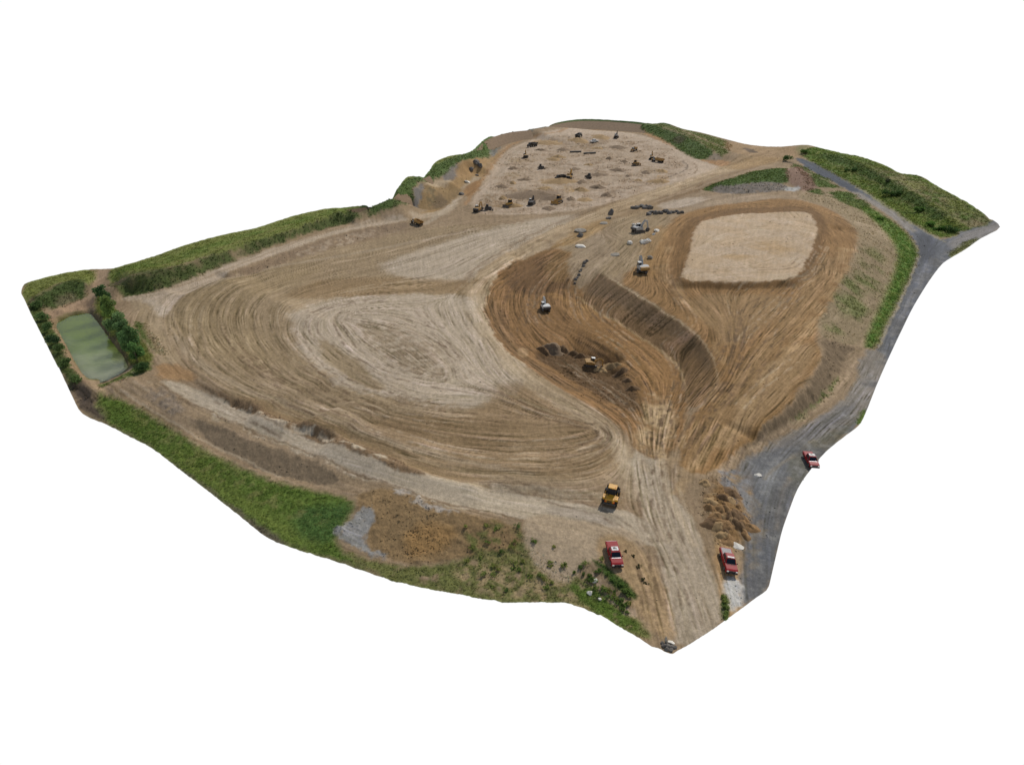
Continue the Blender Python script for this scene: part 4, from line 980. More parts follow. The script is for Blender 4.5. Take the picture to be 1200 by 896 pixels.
def pickup(label, style, group='red pickup trucks on the site'):
    t = thing('pickup_truck', label, 'pickup truck', group)
    bm = NB()
    prof = [(-2.62, .48), (-2.66, .7), (-2.62, 1.06), (-.85, 1.08), (.95, 1.10), (1.3, 1.12), (2.25, 1.04), (2.55, .94), (2.66, .72), (2.62, .45)] + [(2.1, .42)] + arch(1.62, .45, .42)[::-1] + arch(-1.55, .45, .42)[::-1] + [(-2.1, .44)]
    prism(bm, prof, -.94, .94, .06)
    link('body', bm, 'red', t)
    zt, zb = 1.76, 1.06
    xb0, xb1, xt0, xt1 = -.95, 1.25, -.7, .55; wb, wt = .86, .68
    Bq = [(xb0, -wb, zb), (xb1, -wb, zb), (xb1, wb, zb), (xb0, wb, zb)]; Tq = [(xt0, -wt, zt), (xt1, -wt, zt), (xt1, wt, zt), (xt0, wt, zt)]
    bm = NB(); v = [bm.verts.new(p) for p in Bq + Tq]
    fs = [bm.faces.new([v[i] for i in q]) for q in ((3, 2, 1, 0), (4, 5, 6, 7), (0, 1, 5, 4), (1, 2, 6, 5), (2, 3, 7, 6), (3, 0, 4, 7))]
    bmesh.ops.bevel(bm, geom=list({e for q in fs[1:2] for e in q.edges}), offset=.07, segments=2, affect='EDGES')
    cab = link('cabin', bm, 'red', t)
    bm = NB(); patch(bm, [Bq[1], Bq[2], Tq[2], Tq[1]], .06, .94, .08, .86); link('windscreen', bm, 'glass', cab)
    bm = NB(); patch(bm, [Bq[3], Bq[0], Tq[0], Tq[3]], .1, .9, .3, .86); link('rear_window', bm, 'glass', cab)
    for q, rv in (([Bq[0], Bq[1], Tq[1], Tq[0]], 0), ([Bq[2], Bq[3], Tq[3], Tq[2]], 1)):
        for (u0, u1) in ((.1, .46), (.5, .86)):
            bm = NB(); patch(bm, q, u0 if not rv else 1 - u1, u1 if not rv else 1 - u0, .24, .86); link('side_window', bm, 'glass', cab)
    # bonnet cowl
    bm = NB(); box(bm, 1.27, 1.37, -.74, .74, 1.10, 1.135); link('cowl', bm, 'chrome' if style != 'bed' else 'black', t)
    if style == 'bed':                                  # open bed with a pale ribbed liner
        bm = NB(); box(bm, -2.5, -1.0, -.76, .76, 1.062, 1.09)
        for k in range(8): box(bm, -2.46 + k * .185, -2.38 + k * .185, -.72, .72, 1.09, 1.115)
        link('bed_liner', bm, 'cover', t)
        bm = NB(); box(bm, .18, .5, -.55, .55, 1.757, 1.80, .015); link('roof_panel', bm, 'white', cab)
    else:
        bm = NB(); box(bm, -2.52, -1.02, -.8, .8, 1.06, 1.12, .02); link('bed_cover', bm, 'red', t)
        bm = NB(); box(bm, -.58, .3, -.54, .54, 1.757, 1.79, .012); rp = link('roof_panel', bm, 'white', cab)
        bm = NB(); box(bm, -.42, -.02, -.3, .1, 1.79, 1.80); box(bm, -.2, .02, .1, .3, 1.79, 1.80); link('panel_mark', bm, 'dark', rp)
        if style == 'rack':
            for s in (-1, 1):
                bm = NB(); cyl(bm, (-.68, s * .62, 1.82), (.5, s * .62, 1.82), .03, 8)
                for xx in (-.6, .4): cyl(bm, (xx, s * .62, 1.72), (xx, s * .62, 1.82), .025, 6)
                link('roof_rail', bm, 'chrome', cab)
    bm = NB(); box(bm, -2.80, -2.58, -.9, .9, .52, .78, .03); link('rear_bumper', bm, 'white' if style != 'bed' else 'chrome', t)
    bm = NB(); box(bm, -2.70, -2.62, -.84, .84, .8, 1.05, .015); link('tailgate', bm, 'white' if style == 'panel' else 'red', t)
    bm = NB(); box(bm, 2.56, 2.76, -.92, .92, .42, .66, .03); link('front_bumper', bm, 'black', t)
    bm = NB(); box(bm, 2.58, 2.68, -.52, .52, .68, .9, .01); link('grille', bm, 'black', t)
    for s in (-1, 1):
        bm = NB(); box(bm, 2.5, 2.665, s * .72 - .17, s * .72 + .17, .7, .9, .02); link('headlight', bm, 'lamp', t)
        bm = NB(); box(bm, -2.68, -2.56, s * .88 - .07, s * .88 + .07, .72, 1.02, .015); link('taillight', bm, 'tail', t)
        bm = NB(); box(bm, .95, 1.1, s * 1.03 - .1, s * 1.03 + .1, 1.12, 1.28, .02); link('mirror', bm, 'black', t)
        for xx in (-1.55, 1.62): wheel(t, xx, s * .84, .39, .25)
    return t


def loader(label):
    t = thing('wheel_loader', label, 'wheel loader')
    bm = NB(); prism(bm, [(-2.15, .95), (-2.2, 1.35), (-2.0, 1.68), (-.5, 1.85), (-.5, .8), (-1.9, .75)], -.88, .88, .08); body = link('engine_hood', bm, 'yellow', t)
    bm = NB(); box(bm, -2.4, -2.1, -1.2, 1.2, .62, 1.05, .08); link('counterweight', bm, 'dark', t)
    bm = NB()
    for k in range(4): box(bm, -2.22, -2.14, -.5, .5, 1.08 + k * .12, 1.14 + k * .12)
    link('radiator_grille', bm, 'black', body)
    for s in (-1, 1):
        bm = NB(); box(bm, -2.28, -2.12, s * .78 - .14, s * .78 + .14, 1.2, 1.46, .02); link('taillight', bm, 'orange', t)
        bm = NB(); prism(bm, [(-2.0, 1.62), (-1.8, 1.78), (-.7, 1.78), (-.45, 1.6), (-.45, 1.52), (-2.0, 1.52)], s * 1.15 - .27, s * 1.15 + .27); link('fender', bm, 'yellow', t)
        bm = NB(); cyl(bm, (-1.2, s * 1.15, 1.78), (-.55, s * 1.1, 2.4), .04, 6); link('handrail', bm, 'yellow', t)
    bm = NB(); cyl(bm, (-1.0, .55, 1.7), (-1.0, .55, 2.3), .07, 10); link('exhaust_pipe', bm, 'black', t)
    x0, x1, y, z0, z1 = -.75, .75, .8, 1.1, 3.05
    B = [(x0, -y, z0), (x1, -y, z0), (x1, y, z0), (x0, y, z0)]; T = [(x0 + .28, -y + .1, z1), (x1 - .1, -y + .1, z1), (x1 - .1, y - .1, z1), (x0 + .28, y - .1, z1)]
    bm = NB(); v = [bm.verts.new(p) for p in B + T]
    for q in ((3, 2, 1, 0), (4, 5, 6, 7), (0, 1, 5, 4), (1, 2, 6, 5), (2, 3, 7, 6), (3, 0, 4, 7)): bm.faces.new([v[i] for i in q])
    cab = link('cab', bm, 'black', t)
    for q in ([B[0], B[1], T[1], T[0]], [B[1], B[2], T[2], T[1]], [B[2], B[3], T[3], T[2]], [B[3], B[0], T[0], T[3]]):
        bm = NB(); patch(bm, q, .05, .95, .25, .97); link('window', bm, 'glass', cab)
    bm = NB(); box(bm, x0 + .2, x1 + .06, -y + .02, y - .02, z1 + .01, z1 + .17, .06); link('roof', bm, 'yellow', cab)
    bm = NB(); cyl(bm, (-.2, -.5, z1 + .16), (-.2, -.5, z1 + .32), .07, 10); link('beacon', bm, 'orange', cab)
    bm = NB(); prism(bm, [(.7, .7), (.7, 1.3), (1.3, 1.7), (1.7, 1.4), (1.8, .7)], -.5, .5, .05); link('front_frame', bm, 'yellow', t)
    for s in (-1, 1):
        bm = NB(); bar(bm, (1.2, s * .45, 1.6), (2.7, s * .45, .7), .16, .36); link('lift_arm', bm, 'yellow', t)
        for xx in (-1.25, 1.35): wheel(t, xx, s * 1.15, .78, .6, 'yellow')
        bm = NB(); box(bm, .7, .8, s * 1.0 - .12, s * 1.0 + .12, 2.5, 2.95, .02); link('mirror', bm, 'black', cab)
    bm = NB()
    prism(bm, [(2.5, .3), (2.4, .8), (2.65, 1.25), (2.72, 1.23), (2.52, .82), (2.62, .38), (3.4, .16), (3.4, .08), (2.6, .2)], -1.25, 1.25)
    prism(bm, [(2.52, .4), (2.52, .8), (2.7, 1.2), (3.35, .18)], -1.28, -1.251); prism(bm, [(2.52, .4), (2.52, .8), (2.7, 1.2), (3.35, .18)], 1.251, 1.28)
    link('bucket', bm, 'dark', t)
    return t


def stadium(x0, x1, z0, z1, n=6):
    r = (z1 - z0) / 2; zc = (z0 + z1) / 2
    return [(x1 - r + r * math.sin(math.pi * k / n), zc + r * math.cos(math.pi * k / n)) for k in range(n + 1)] + [(x0 + r - r * math.sin(math.pi * k / n), zc - r * math.cos(math.pi * k / n)) for k in range(n + 1)]


def track(parent, y, L=4.3, h=.95, w_=.6):
    bm = NB(); prism(bm, stadium(-L / 2, L / 2, 0, h), y - w_ / 2, y + w_ / 2)
    for k in range(int(L / .28)): box(bm, -L / 2 + .35 + k * .28, -L / 2 + .45 + k * .28, y - w_ / 2, y + w_ / 2, h - .01, h + .04)
    to = link('track', bm, 'steel', parent)
    for k in range(5):
        bm = NB(); cyl(bm, (-L / 2 + .5 + k * (L - 1) / 4, y - w_ / 2 - .02, h * .45), (-L / 2 + .5 + k * (L - 1) / 4, y + w_ / 2 + .02, h * .45), .2, 10); link('roller', bm, 'dark', to)


def excavator(label, paint='yellow', swing=0.0, reach=1.0, raised=0.0, weight='dark', group='excavators on the site'):
    t = thing('excavator', label, 'excavator', group)
    for s in (-1, 1): track(t, s * 1.25)
    bm = NB(); box(bm, -1.3, 1.3, -.95, .95, .35, .8, .05); cyl(bm, (0, 0, .8), (0, 0, 1.1), .8, 18); link('undercarriage', bm, 'dark', t)
    up = bpy.data.objects.new('house', None)
    bm = NB(); prism(bm, [(-1.9, 1.12), (-1.95, 2.2), (-.4, 2.35), (.2, 2.1), (1.2, 2.0), (1.3, 1.12)], -1.4, 1.4, .07)
    house = link('house', bm, paint, t)
    house.rotation_euler.z = swing
    bm = NB(); prism(bm, [(-1.95, 1.15), (-2.6, 1.25), (-2.75, 1.7), (-2.6, 2.1), (-1.97, 2.2)], -1.35, 1.35, .08); link('counterweight', bm, weight, house)
    x0, x1, y0, y1, z0, z1 = -.2, 1.45, .38, 1.38, 1.2, 3.0
    B = [(x0, y0, z0), (x1 + .1, y0, z0), (x1 + .1, y1, z0), (x0, y1, z0)]; T = [(x0, y0 + .05, z1), (x1 - .25, y0 + .05, z1), (x1 - .25, y1 - .05, z1), (x0, y1 - .05, z1)]
    bm = NB(); v = [bm.verts.new(p) for p in B + T]
    for q in ((3, 2, 1, 0), (4, 5, 6, 7), (0, 1, 5, 4), (1, 2, 6, 5), (2, 3, 7, 6), (3, 0, 4, 7)): bm.faces.new([v[i] for i in q])
    for q in ([B[0], B[1], T[1], T[0]], [B[1], B[2], T[2], T[1]], [B[2], B[3], T[3], T[2]], [B[3], B[0], T[0], T[3]]): pass
    cab = link('cab', bm, 'grey' if paint in ('grey', 'dark') else paint, house) if False else link('cab', bm, paint, t)
    cab.rotation_euler.z = swing
    bm = NB()
    for q in ([B[0], B[1], T[1], T[0]], [B[1], B[2], T[2], T[1]], [B[2], B[3], T[3], T[2]], [B[3], B[0], T[0], T[3]]): patch(bm, q, .07, .93, .3, .95)
    link('window', bm, 'glass', cab)
    bm = NB(); box(bm, x0 - .04, x1 - .2, y0, y1, z1 + .004, z1 + .1, .03); link('roof', bm, 'white' if paint not in ('yellow', 'dusty') else 'ochre', cab)
    e = Vector((.9, 0, 1.9)); k = Vector((2.6 * reach + .4, 0, 4.1 + raised)); tip = Vector((4.9 * reach, 0, 3.6 + raised * 1.5)); end = Vector((5.3 * reach, 0, 1.2 + raised * 1.6))
    bm = NB(); bar(bm, (e.x, -.1, e.z), (k.x, -.1, k.z), .45, .75); bar(bm, (k.x - .1, -.101, k.z), (tip.x, -.101, tip.z), .43, .62)
    cyl(bm, (1.3, .25, 1.6), (2.2 * reach, .25, 3.3 + raised * .8), .09, 8); cyl(bm, (1.3, -.45, 1.6), (2.2 * reach, -.45, 3.3 + raised * .8), .09, 8)
    boom = link('boom', bm, paint, t); boom.rotation_euler.z = swing
    bm = NB(); bar(bm, (tip.x - .35, -.1, tip.z + .45), (end.x, -.1, end.z), .36, .55); cyl(bm, (k.x, -.1, k.z + .35), (tip.x - .3, -.1, tip.z + .45), .08, 8); st = link('stick', bm, paint, t); st.rotation_euler.z = swing
    bx_, bz_ = end.x, end.z
    bm = NB(); prism(bm, [(bx_ + .15, bz_ + .15), (bx_ + .45, bz_ - .35), (bx_ + .2, bz_ - .95), (bx_ - .4, bz_ - 1.15), (bx_ - .95, bz_ - .85), (bx_ - .55, bz_ - .7), (bx_ - .3, bz_ - .1)], -.75, .55, .03); bk = link('bucket', bm, 'steel', t); bk.rotation_euler.z = swing
    return t


def dump_truck(label, paint='ochre', group='dump trucks on the site'):
    t = thing('dump_truck', label, 'dump truck', group)
    bm = NB(); box(bm, -4.2, 1.9, -.55, .55, .85, 1.3, .04); box(bm, 1.7, 4.9, -.6, .6, .8, 1.3, .04); link('chassis', bm, 'dark', t)
    bm = NB(); prism(bm, [(-4.9, 2.3), (-3.9, 1.45), (1.2, 1.45), (1.9, 3.0), (2.6, 3.15), (2.6, 3.23), (1.8, 3.1), (1.72, 3.1), (1.05, 1.62), (-3.8, 1.62), (-4.85, 2.42)], -1.2, 1.2)
    for s in (-1, 1): prism(bm, [(-4.9, 2.3), (-3.9, 1.45), (1.2, 1.45), (1.85, 3.05), (-4.5, 2.75)], s * 1.3 - .095, s * 1.3 + .095)
    link('dump_body', bm, paint, t)
    x0, x1, y, z0, z1 = 2.3, 3.7, 1.0, 1.3, 3.1
    B = [(x0, -y, z0), (x1 + .1, -y, z0), (x1 + .1, y, z0), (x0, y, z0)]; T = [(x0, -y + .08, z1), (x1 - .25, -y + .08, z1), (x1 - .25, y - .08, z1), (x0, y - .08, z1)]
    bm = NB(); v = [bm.verts.new(p) for p in B + T]
    for q in ((3, 2, 1, 0), (4, 5, 6, 7), (0, 1, 5, 4), (1, 2, 6, 5), (2, 3, 7, 6), (3, 0, 4, 7)): bm.faces.new([v[i] for i in q])
    cab = link('cab', bm, 'white' if paint == 'ochre' else paint, t)
    bm = NB()
    for q in ([B[0], B[1], T[1], T[0]], [B[1], B[2], T[2], T[1]], [B[2], B[3], T[3], T[2]]): patch(bm, q, .07, .93, .4, .93)
    link('window', bm, 'glass', cab)
    bm = NB(); prism(bm, [(3.75, 1.25), (3.75, 2.1), (5.1, 1.9), (5.35, 1.3), (5.3, 1.0), (3.9, 1.0)], -.95, .95, .06); link('hood', bm, paint, t)
    for s in (-1, 1):
        for xx in (-3.1, -1.3, 3.7): wheel(t, xx, s * 1.2, .82, .6, 'dark', 16)
    return t


def bulldozer(label, paint='yellow', group='bulldozers on the site'):
    t = thing('bulldozer', label, 'bulldozer', group)
    for s in (-1, 1): track(t, s * 1.05, 3.6, 1.05, .55)
    bm = NB(); prism(bm, [(-1.6, .6), (-1.6, 1.8), (.1, 1.9), (.2, 1.95), (1.9, 1.75), (2.0, .7)], -.72, .72, .06); link('body', bm, paint, t)
    x0, x1, y, z0, z1 = -1.1, .3, .68, 1.75, 3.0
    B = [(x0, -y, z0), (x1, -y, z0), (x1, y, z0), (x0, y, z0)]; T = [(x0 + .1, -y + .06, z1), (x1 - .1, -y + .06, z1), (x1 - .1, y - .06, z1), (x0 + .1, y - .06, z1)]
    bm = NB(); v = [bm.verts.new(p) for p in B + T]
    for q in ((3, 2, 1, 0), (4, 5, 6, 7), (0, 1, 5, 4), (1, 2, 6, 5), (2, 3, 7, 6), (3, 0, 4, 7)): bm.faces.new([v[i] for i in q])
    cab = link('cab', bm, 'dark', t)
    bm = NB()
    for q in ([B[0], B[1], T[1], T[0]], [B[1], B[2], T[2], T[1]], [B[2], B[3], T[3], T[2]], [B[3], B[0], T[0], T[3]]): patch(bm, q, .07, .93, .2, .95)
    link('window', bm, 'glass', cab)
    bm = NB(); box(bm, x0 - .05, x1 + .05, -y - .03, y + .03, z1 + .005, z1 + .12, .03); link('roof', bm, paint, cab)
    bm = NB(); prism(bm, [(2.75, .05), (2.55, .5), (2.6, 1.2), (2.72, 1.22), (2.68, .6), (2.85, .08)], -1.75, 1.75); link('blade', bm, 'steel' if paint in ('yellow', 'dusty') else paint, t)
    for s in (-1, 1):
        bm = NB(); bar(bm, (-.3, s * 1.45, .55), (2.6, s * 1.45, .45), .16, .26); link('push_arm', bm, paint, t)
    bm = NB(); box(bm, -2.1, -1.6, -.5, .5, .8, 1.2, .03)
    for s in (-1, 0, 1): prism(bm, [(-2.2, .3), (-2.3, 1.2), (-2.05, 1.2), (-2.05, .6)], s * .42 - .06, s * .42 + .06)
    link('ripper', bm, 'steel', t)
    bm = NB(); cyl(bm, (1.1, .35, 1.75), (1.1, .35, 2.5), .07, 8); link('exhaust_pipe', bm, 'black', t)
    return t


def put(o, p, q=None, yaw=None, scale=1.0, sink=.03):
    """stand a thing on the ground at mark p, facing mark q"""
    X_, Y_ = ground(*p)
    if q is not None:
        a, b = ground(*q); yaw = math.atan2(b - Y_, a - X_)
    zc = hz(X_, Y_)
    # tilt with the ground
    L = 1.5 * scale; c, s = math.cos(yaw), math.sin(yaw)
    zf, zr, zl, zri = (float(bil(HG, X_ + c * L, Y_ + s * L)), float(bil(HG, X_ - c * L, Y_ - s * L)), float(bil(HG, X_ - s * L, Y_ + c * L)), float(bil(HG, X_ + s * L, Y_ - c * L)))
    fw = Vector((c * 2 * L, s * 2 * L, zf - zr)).normalized(); lf = Vector((-s * 2 * L, c * 2 * L, zl - zri)).normalized(); up = fw.cross(lf).normalized(); lf = up.cross(fw)
    m = Matrix((fw, lf, up)).transposed().to_4x4()
    o.rotation_euler = m.to_euler(); o.location = (X_, Y_, zc - sink); o.scale = (scale,) * 3
    return o


put(pickup('red pickup with a white roof panel parked on the weedy dirt below the yellow loader', 'panel'), (719.5, 653), (724, 668), sink=.0)
put(pickup('red pickup with a pale ribbed bed liner parked beside the grey gravel road end', 'bed'), (852, 661), (856.5, 676), sink=.0)
put(pickup('red pickup with roof rails standing at an angle on the grey gravel yard', 'rack'), (949.5, 542), (955, 552), sink=.0)
_l = put(loader('yellow wheel loader with dark cab windows at the end of the gravel road'), (715.5, 586), (719, 574), sink=.0, scale=.94)

ex = [
 ('light grey excavator with an orange band working at the corner of the pale raised pad', 'grey', (753, 319), (763, 300), .45, .75, 0, 'ochre', 1.15),
 ('pale excavator alone on the brown pit floor, boom pointing away', 'white', (639, 363), (634, 352), .1, .7, 0, 'dark', .85),
 ('dusty yellow excavator digging in the deep hollow of the pit', 'ochre', (692, 429), (715, 431), .0, .9, -.6, 'ochre', .7),
 ('grey excavator among the white boulders north of the pit', 'grey', (748, 272), (760, 271), .2, .8, 0, 'dark', 1.1),
 ('yellow excavator with raised boom beside the long dirt bank on the far plateau', 'dusty', (667, 210), (672, 203), -.2, .8, .8, 'dark', 1.25),
 ('ochre excavator on the right of the far plateau, next to a dump truck', 'ochre', (764, 187), (775, 182), .4, .9, .5, 'dark', 1.3),
 ('yellow excavator at the front left corner of the far plateau, beside the pale track', 'ochre', (560, 248), (572, 243), .1, .9, 0, 'dark', 1.25),
 ('dark excavator at the very back of the far plateau', 'dark', (722, 162), (728, 159), .2, .9, .3, 'dark', 1.35),
 ('ochre excavator by the brown heaps at the left of the far plateau', 'ochre', (616, 185), (624, 178), .3, .7, .4, 'dark', 1.3),
 ('dark excavator with a black bucket at the front middle of the far plateau', 'dark', (623, 240), (632, 235), .1, .8, 0, 'dark', 1.2),
]
for lab, pt, p, q, sw, rc, ra, wgt, sc_ in ex: put(excavator(lab, pt, sw, rc, ra, wgt), p, q, scale=sc_ * (.7 if p[1] < 260 else .95))
dt = [
 ('dump truck with white cab and ochre body at the foot of the stepped mounds', 'ochre', (489, 263), (481, 260), .95),
 ('dark dump truck parked at the back left of the far plateau', 'dark', (624, 172), (612, 174), 1.25),
 ('dark dump truck behind the ochre heaps at the back of the far plateau', 'dark', (678, 161), (690, 157), 1.2),
 ('ochre dump truck loading beside the excavator on the right of the far plateau', 'ochre', (771, 190), (757, 188), 1.15),
 ('dusty ochre dump truck near the right hand curve of the far plateau road', 'ochre', (743, 177), (736, 180), 1.1),
 ('dark dump truck waiting to the left of the yellow excavator with raised boom', 'dark', (657, 210), (646, 212), 1.0),
]
for lab, pt, p, q, sc_ in dt: put(dump_truck(lab, pt), p, q, scale=sc_ * .72)
bd = [
 ('yellow bulldozer with dark cab at the front edge of the far plateau', 'dusty', (597, 242), (590, 244), 1.35),
 ('ochre bulldozer pushing dirt at the right front of the far plateau', 'ochre', (654, 238), (645, 241), 1.5),
 ('small dark bulldozer alone on the pale middle of the far plateau', 'dark', (634, 198), (641, 198), 1.2),
 ('ochre bulldozer beside a curved rut in the middle right of the far plateau', 'ochre', (745, 194), (754, 194), 1.35),
 ('dark bulldozer at the edge of the front heaps, right of the yellow excavator', 'dark', (572, 246), (580, 246), 1.1),
 ('dark bulldozer right of the yellow excavator with raised boom', 'dark', (690, 209), (682, 206), 1.1),
]
for lab, pt, p, q, sc_ in bd: put(bulldozer(lab, pt), p, q, scale=sc_ * .74)
wp = pickup('white pickup parked at the back of the far plateau', 'bed', 'white pickup trucks on the far plateau')
for c in [wp.children[i] for i in range(len(wp.children))]:
    if c.data and c.name.split('.')[0] in ('body', 'cabin', 'tailgate'): c.data.materials.clear(); c.data.materials.append(M['white'])
put(wp, (696, 167), (704, 166), scale=1.2)
for p, q, lab in (((668, 179), (681, 178.5), 'dark steel pipe lying on the far plateau, left of another'), ((684, 180.5), (698, 180), 'dark steel pipe lying on the far plateau, right of another')):
    a, b = ground(*p), ground(*q); bm = NB(); za, zb = hz(*a) + .45, hz(*b) + .45
    for r_i in (.55,): cyl(bm, (a[0], a[1], za), (b[0], b[1], zb), r_i, 14)
    tag(link('pipe', bm, 'pipe', smooth=False), lab, 'pipe', 'pipes on the far plateau')

# ------------------------------------------------------------------ rocks
def rock_mesh(seed, name='boulder', flat=.7, sub_=2):
    r = random.Random(seed); bm = NB(); bmesh.ops.create_icosphere(bm, subdivisions=sub_, radius=1)
    ax = [Vector((r.uniform(-1, 1), r.uniform(-1, 1), r.uniform(-.6, 1))).normalized() for _ in range(9)]; cut = [r.uniform(.55, .85) for _ in ax]
    for v in bm.verts:
        for a_, c_ in zip(ax, cut):
            d = v.co.dot(a_)
            if d > c_: v.co -= a_ * (d - c_) * .92
        v.co *= 1 + .16 * float(pnoise(v.co.x * 2.3 + seed, v.co.y * 2.3 + v.co.z * 1.7, 3)) + r.uniform(-.03, .03)
        v.co.z *= flat
    return bm


rockmats = dict(white=material('pale limestone', (214, 208, 194), .85, var=.22, scale=3), dark=material('dark grey stone', (100, 95, 88), .9, var=.3, scale=3), grey=material('grey stone', (146, 138, 124), .9, var=.25, scale=3), soil=material('lumpy dirt', (140, 112, 78), .95, var=.3, scale=2))
rk = {}
for mname in rockmats:
    for s in range(3):
        o = link('boulder', rock_mesh(s * 7 + len(mname), flat=(.75, .6, .85)[s], sub_=3), rockmats[mname]); rk[(mname, s)] = o
usedrk = set()


def rock(px, py, r, kind, label, group=None, cat='rock', sx_=1.0, sy_=1.0, sz_=1.0, name='boulder'):
    r *= .8
    s = random.randrange(3); base = rk[(kind, s)]
    if (kind, s) not in usedrk: o = base; usedrk.add((kind, s))
    else: o = base.copy(); col.objects.link(o)
    X_, Y_ = ground(px, py)
    o.name = name; o.location = (X_, Y_, hz(X_, Y_) + r * .22 * sz_); o.scale = (r * sx_, r * sy_, r * sz_); o.rotation_euler = (random.uniform(-.2, .2), random.uniform(-.2, .2), random.uniform(0, 6.28))
    for k in ('label', 'category', 'group'):
        if k in o: del o[k]
    return tag(o, label, cat, group)


rock(769, 271, 1.7, 'white', 'white boulder highest up the slope, left of the pad corner', 'white boulders')
rock(738, 285.5, 1.5, 'white', 'small white boulder on the striped slope left of the other white boulders', 'white boulders')
rock(755, 285, 2.0, 'white', 'large pale boulder in the middle of the white boulders', 'white boulders')
rock(760, 283, 1.5, 'white', 'pale boulder touching the right side of the largest white boulder', 'white boulders')
rock(762, 303, 1.4, 'grey', 'rounded grey boulder just above the light grey excavator', 'white boulders')
rock(752, 283.5, 1.1, 'white', 'small white boulder at the left end of the boulder group', 'white boulders')
rock(766, 275, 1.0, 'white', 'small white boulder between the topmost boulder and the middle group', 'white boulders')
rock(743, 264, 1.6, 'white', 'white boulder behind the grey excavator', 'white boulders')
rock(681, 271, 3.0, 'grey', 'flat pale grey slab of rock at the top of the pit', None, sz_=.45, sx_=1.3)
rock(680, 277, 1.8, 'dark', 'black rock in the shade below the flat grey slab', None)
rock(681, 289, 2.6, 'white', 'flat whitish slab on the pit rim', None, sz_=.35)
rock(721, 299, 2.2, 'grey', 'low grey slab on the striped slope above the cut face', None, sz_=.4)
rock(716, 251, 2.3, 'dark', 'tall dark rock standing alone left of the rock pile', None, sz_=1.3, sx_=.7)
rock(713, 256, 1.6, 'dark', 'low dark rock leaning against the tall dark one', None, sz_=.8)
rock(708, 262, 2.4, 'grey', 'low pale slab left below the tall dark rock', None, sz_=.4)
rock(547, 213.5, 2.4, 'white', 'white boulder on the brown ledge by the stepped mounds', None, sz_=.7)
for k in range(9): rock(742 + k * 2.6 + random.uniform(-1, 1), 243 + random.uniform(-2, 2), random.uniform(1.0, 1.9), 'dark', 'dark rock in the pile just south of the haul road', 'dark rocks piled by the haul road')
for k in range(14): rock(760 + k * 3 + random.uniform(-1, 1), 250.5 + random.uniform(-1.5, 1.5) - k * .12, random.uniform(1.0, 1.8), 'dark', 'dark rock in the long row above the pad', 'dark rocks in a row above the pad')
for k in range(9): rock(687 - k * 1.7 + random.uniform(-.8, .8), 306 + k * 3.2 + random.uniform(-1, 1), random.uniform(.6, 1.1), 'dark', 'dark rock in the line leading down to the foot of the cut face', 'dark rocks at the end of the cut')
for (a, b, r) in [(558, 198, 2.6), (552, 200, 2.2), (563, 195, 2), (541, 228, 1.8), (559, 206, 1.4)]: rock(a, b, r, 'dark', 'dark lump of rock on the brown ledge left of the plateau track', 'dark lumps on the brown ledge')
for (a, b, r) in [(697, 681, .65), (691, 695, .6), (703, 702, .45)]: rock(a, b, r, 'white', 'pale stone lying among the weeds on the near slope', 'pale stones on the near slope')
for (a, b, r) in [(778, 757, .5), (783, 758, .6), (788, 758, .5), (781, 761, .45), (786, 762, .5), (791, 759, .4), (776, 753, .4)]: rock(a, b, r, 'dark', 'grey stone of the heap at the near tip of the site', 'grey stones at the near tip')
rock(780.5, 753, .5, 'grey', 'upright narrow grey stone at the near tip of the site', None, sz_=3.0, sx_=.7, sy_=.6)
rock(786, 752.5, .5, 'white', 'pale flat stone beside the upright grey stone', None, sz_=.5, sx_=1.5)
rock(864, 640, 1.0, 'white', 'pale broken slab in the orange clods by the gravel road end', None, sz_=.4, sx_=1.5)
rock(888, 557, .9, 'white', 'whitish stone on the grey gravel', None, sz_=.4)
for (k_, s_), o in list(rk.items()):
    if (k_, s_) not in usedrk: bpy.data.objects.remove(o)


def heap(px, py, rx, ry, h, kind, label, group='dirt heaps on the far plateau'):
    r = random.Random(int(px * 7 + py)); X_, Y_ = ground(px, py); z0 = hz(X_, Y_); zg = float(bil(HG, X_, Y_)); n, m = 26, 8; bm = NB(); rings = []
    ph = [r.uniform(0, 6.28) for _ in range(4)]
    for j in range(m + 1):
        f = j / m; ring = []
        for i in range(n):
            a_ = 2 * math.pi * i / n; rr = f * (1 + .16 * math.sin(2 * a_ + ph[0]) + .1 * math.sin(5 * a_ + ph[1]))
            xx, yy = rx * rr * math.cos(a_), ry * rr * math.sin(a_)
            zz = h * (.5 + .5 * math.cos(math.pi * min(f, 1))) * (1 + .35 * float(pnoise((X_ + xx) / 2, (Y_ + yy) / 2, 5))) + .45 * float(pnoise((X_ + xx) / 1.1, (Y_ + yy) / 1.1, 9)) * (1 - f ** 3) + .2 * r.uniform(-1, 1) * (1 - f) * min(1, rx / 4)
            ring.append(bm.verts.new((xx, yy, zz - .45 * f ** 4 + float(bil(HG, X_ + xx, Y_ + yy)) - zg)) if j else None)
        rings.append(ring)
    c = bm.verts.new((0, 0, h * 1.02))
    for i in range(n): bm.faces.new((c, rings[1][i], rings[1][(i + 1) % n]))
    for j in range(1, m):
        for i in range(n): bm.faces.new((rings[j][i], rings[j + 1][i], rings[j + 1][(i + 1) % n], rings[j][(i + 1) % n]))
    o = link('dirt_heap', bm, rockmats['soil'] if kind == 'soil' else M_heap[kind], smooth=True); o.location = (X_, Y_, z0); tag(o, label, 'dirt heap', group); return o


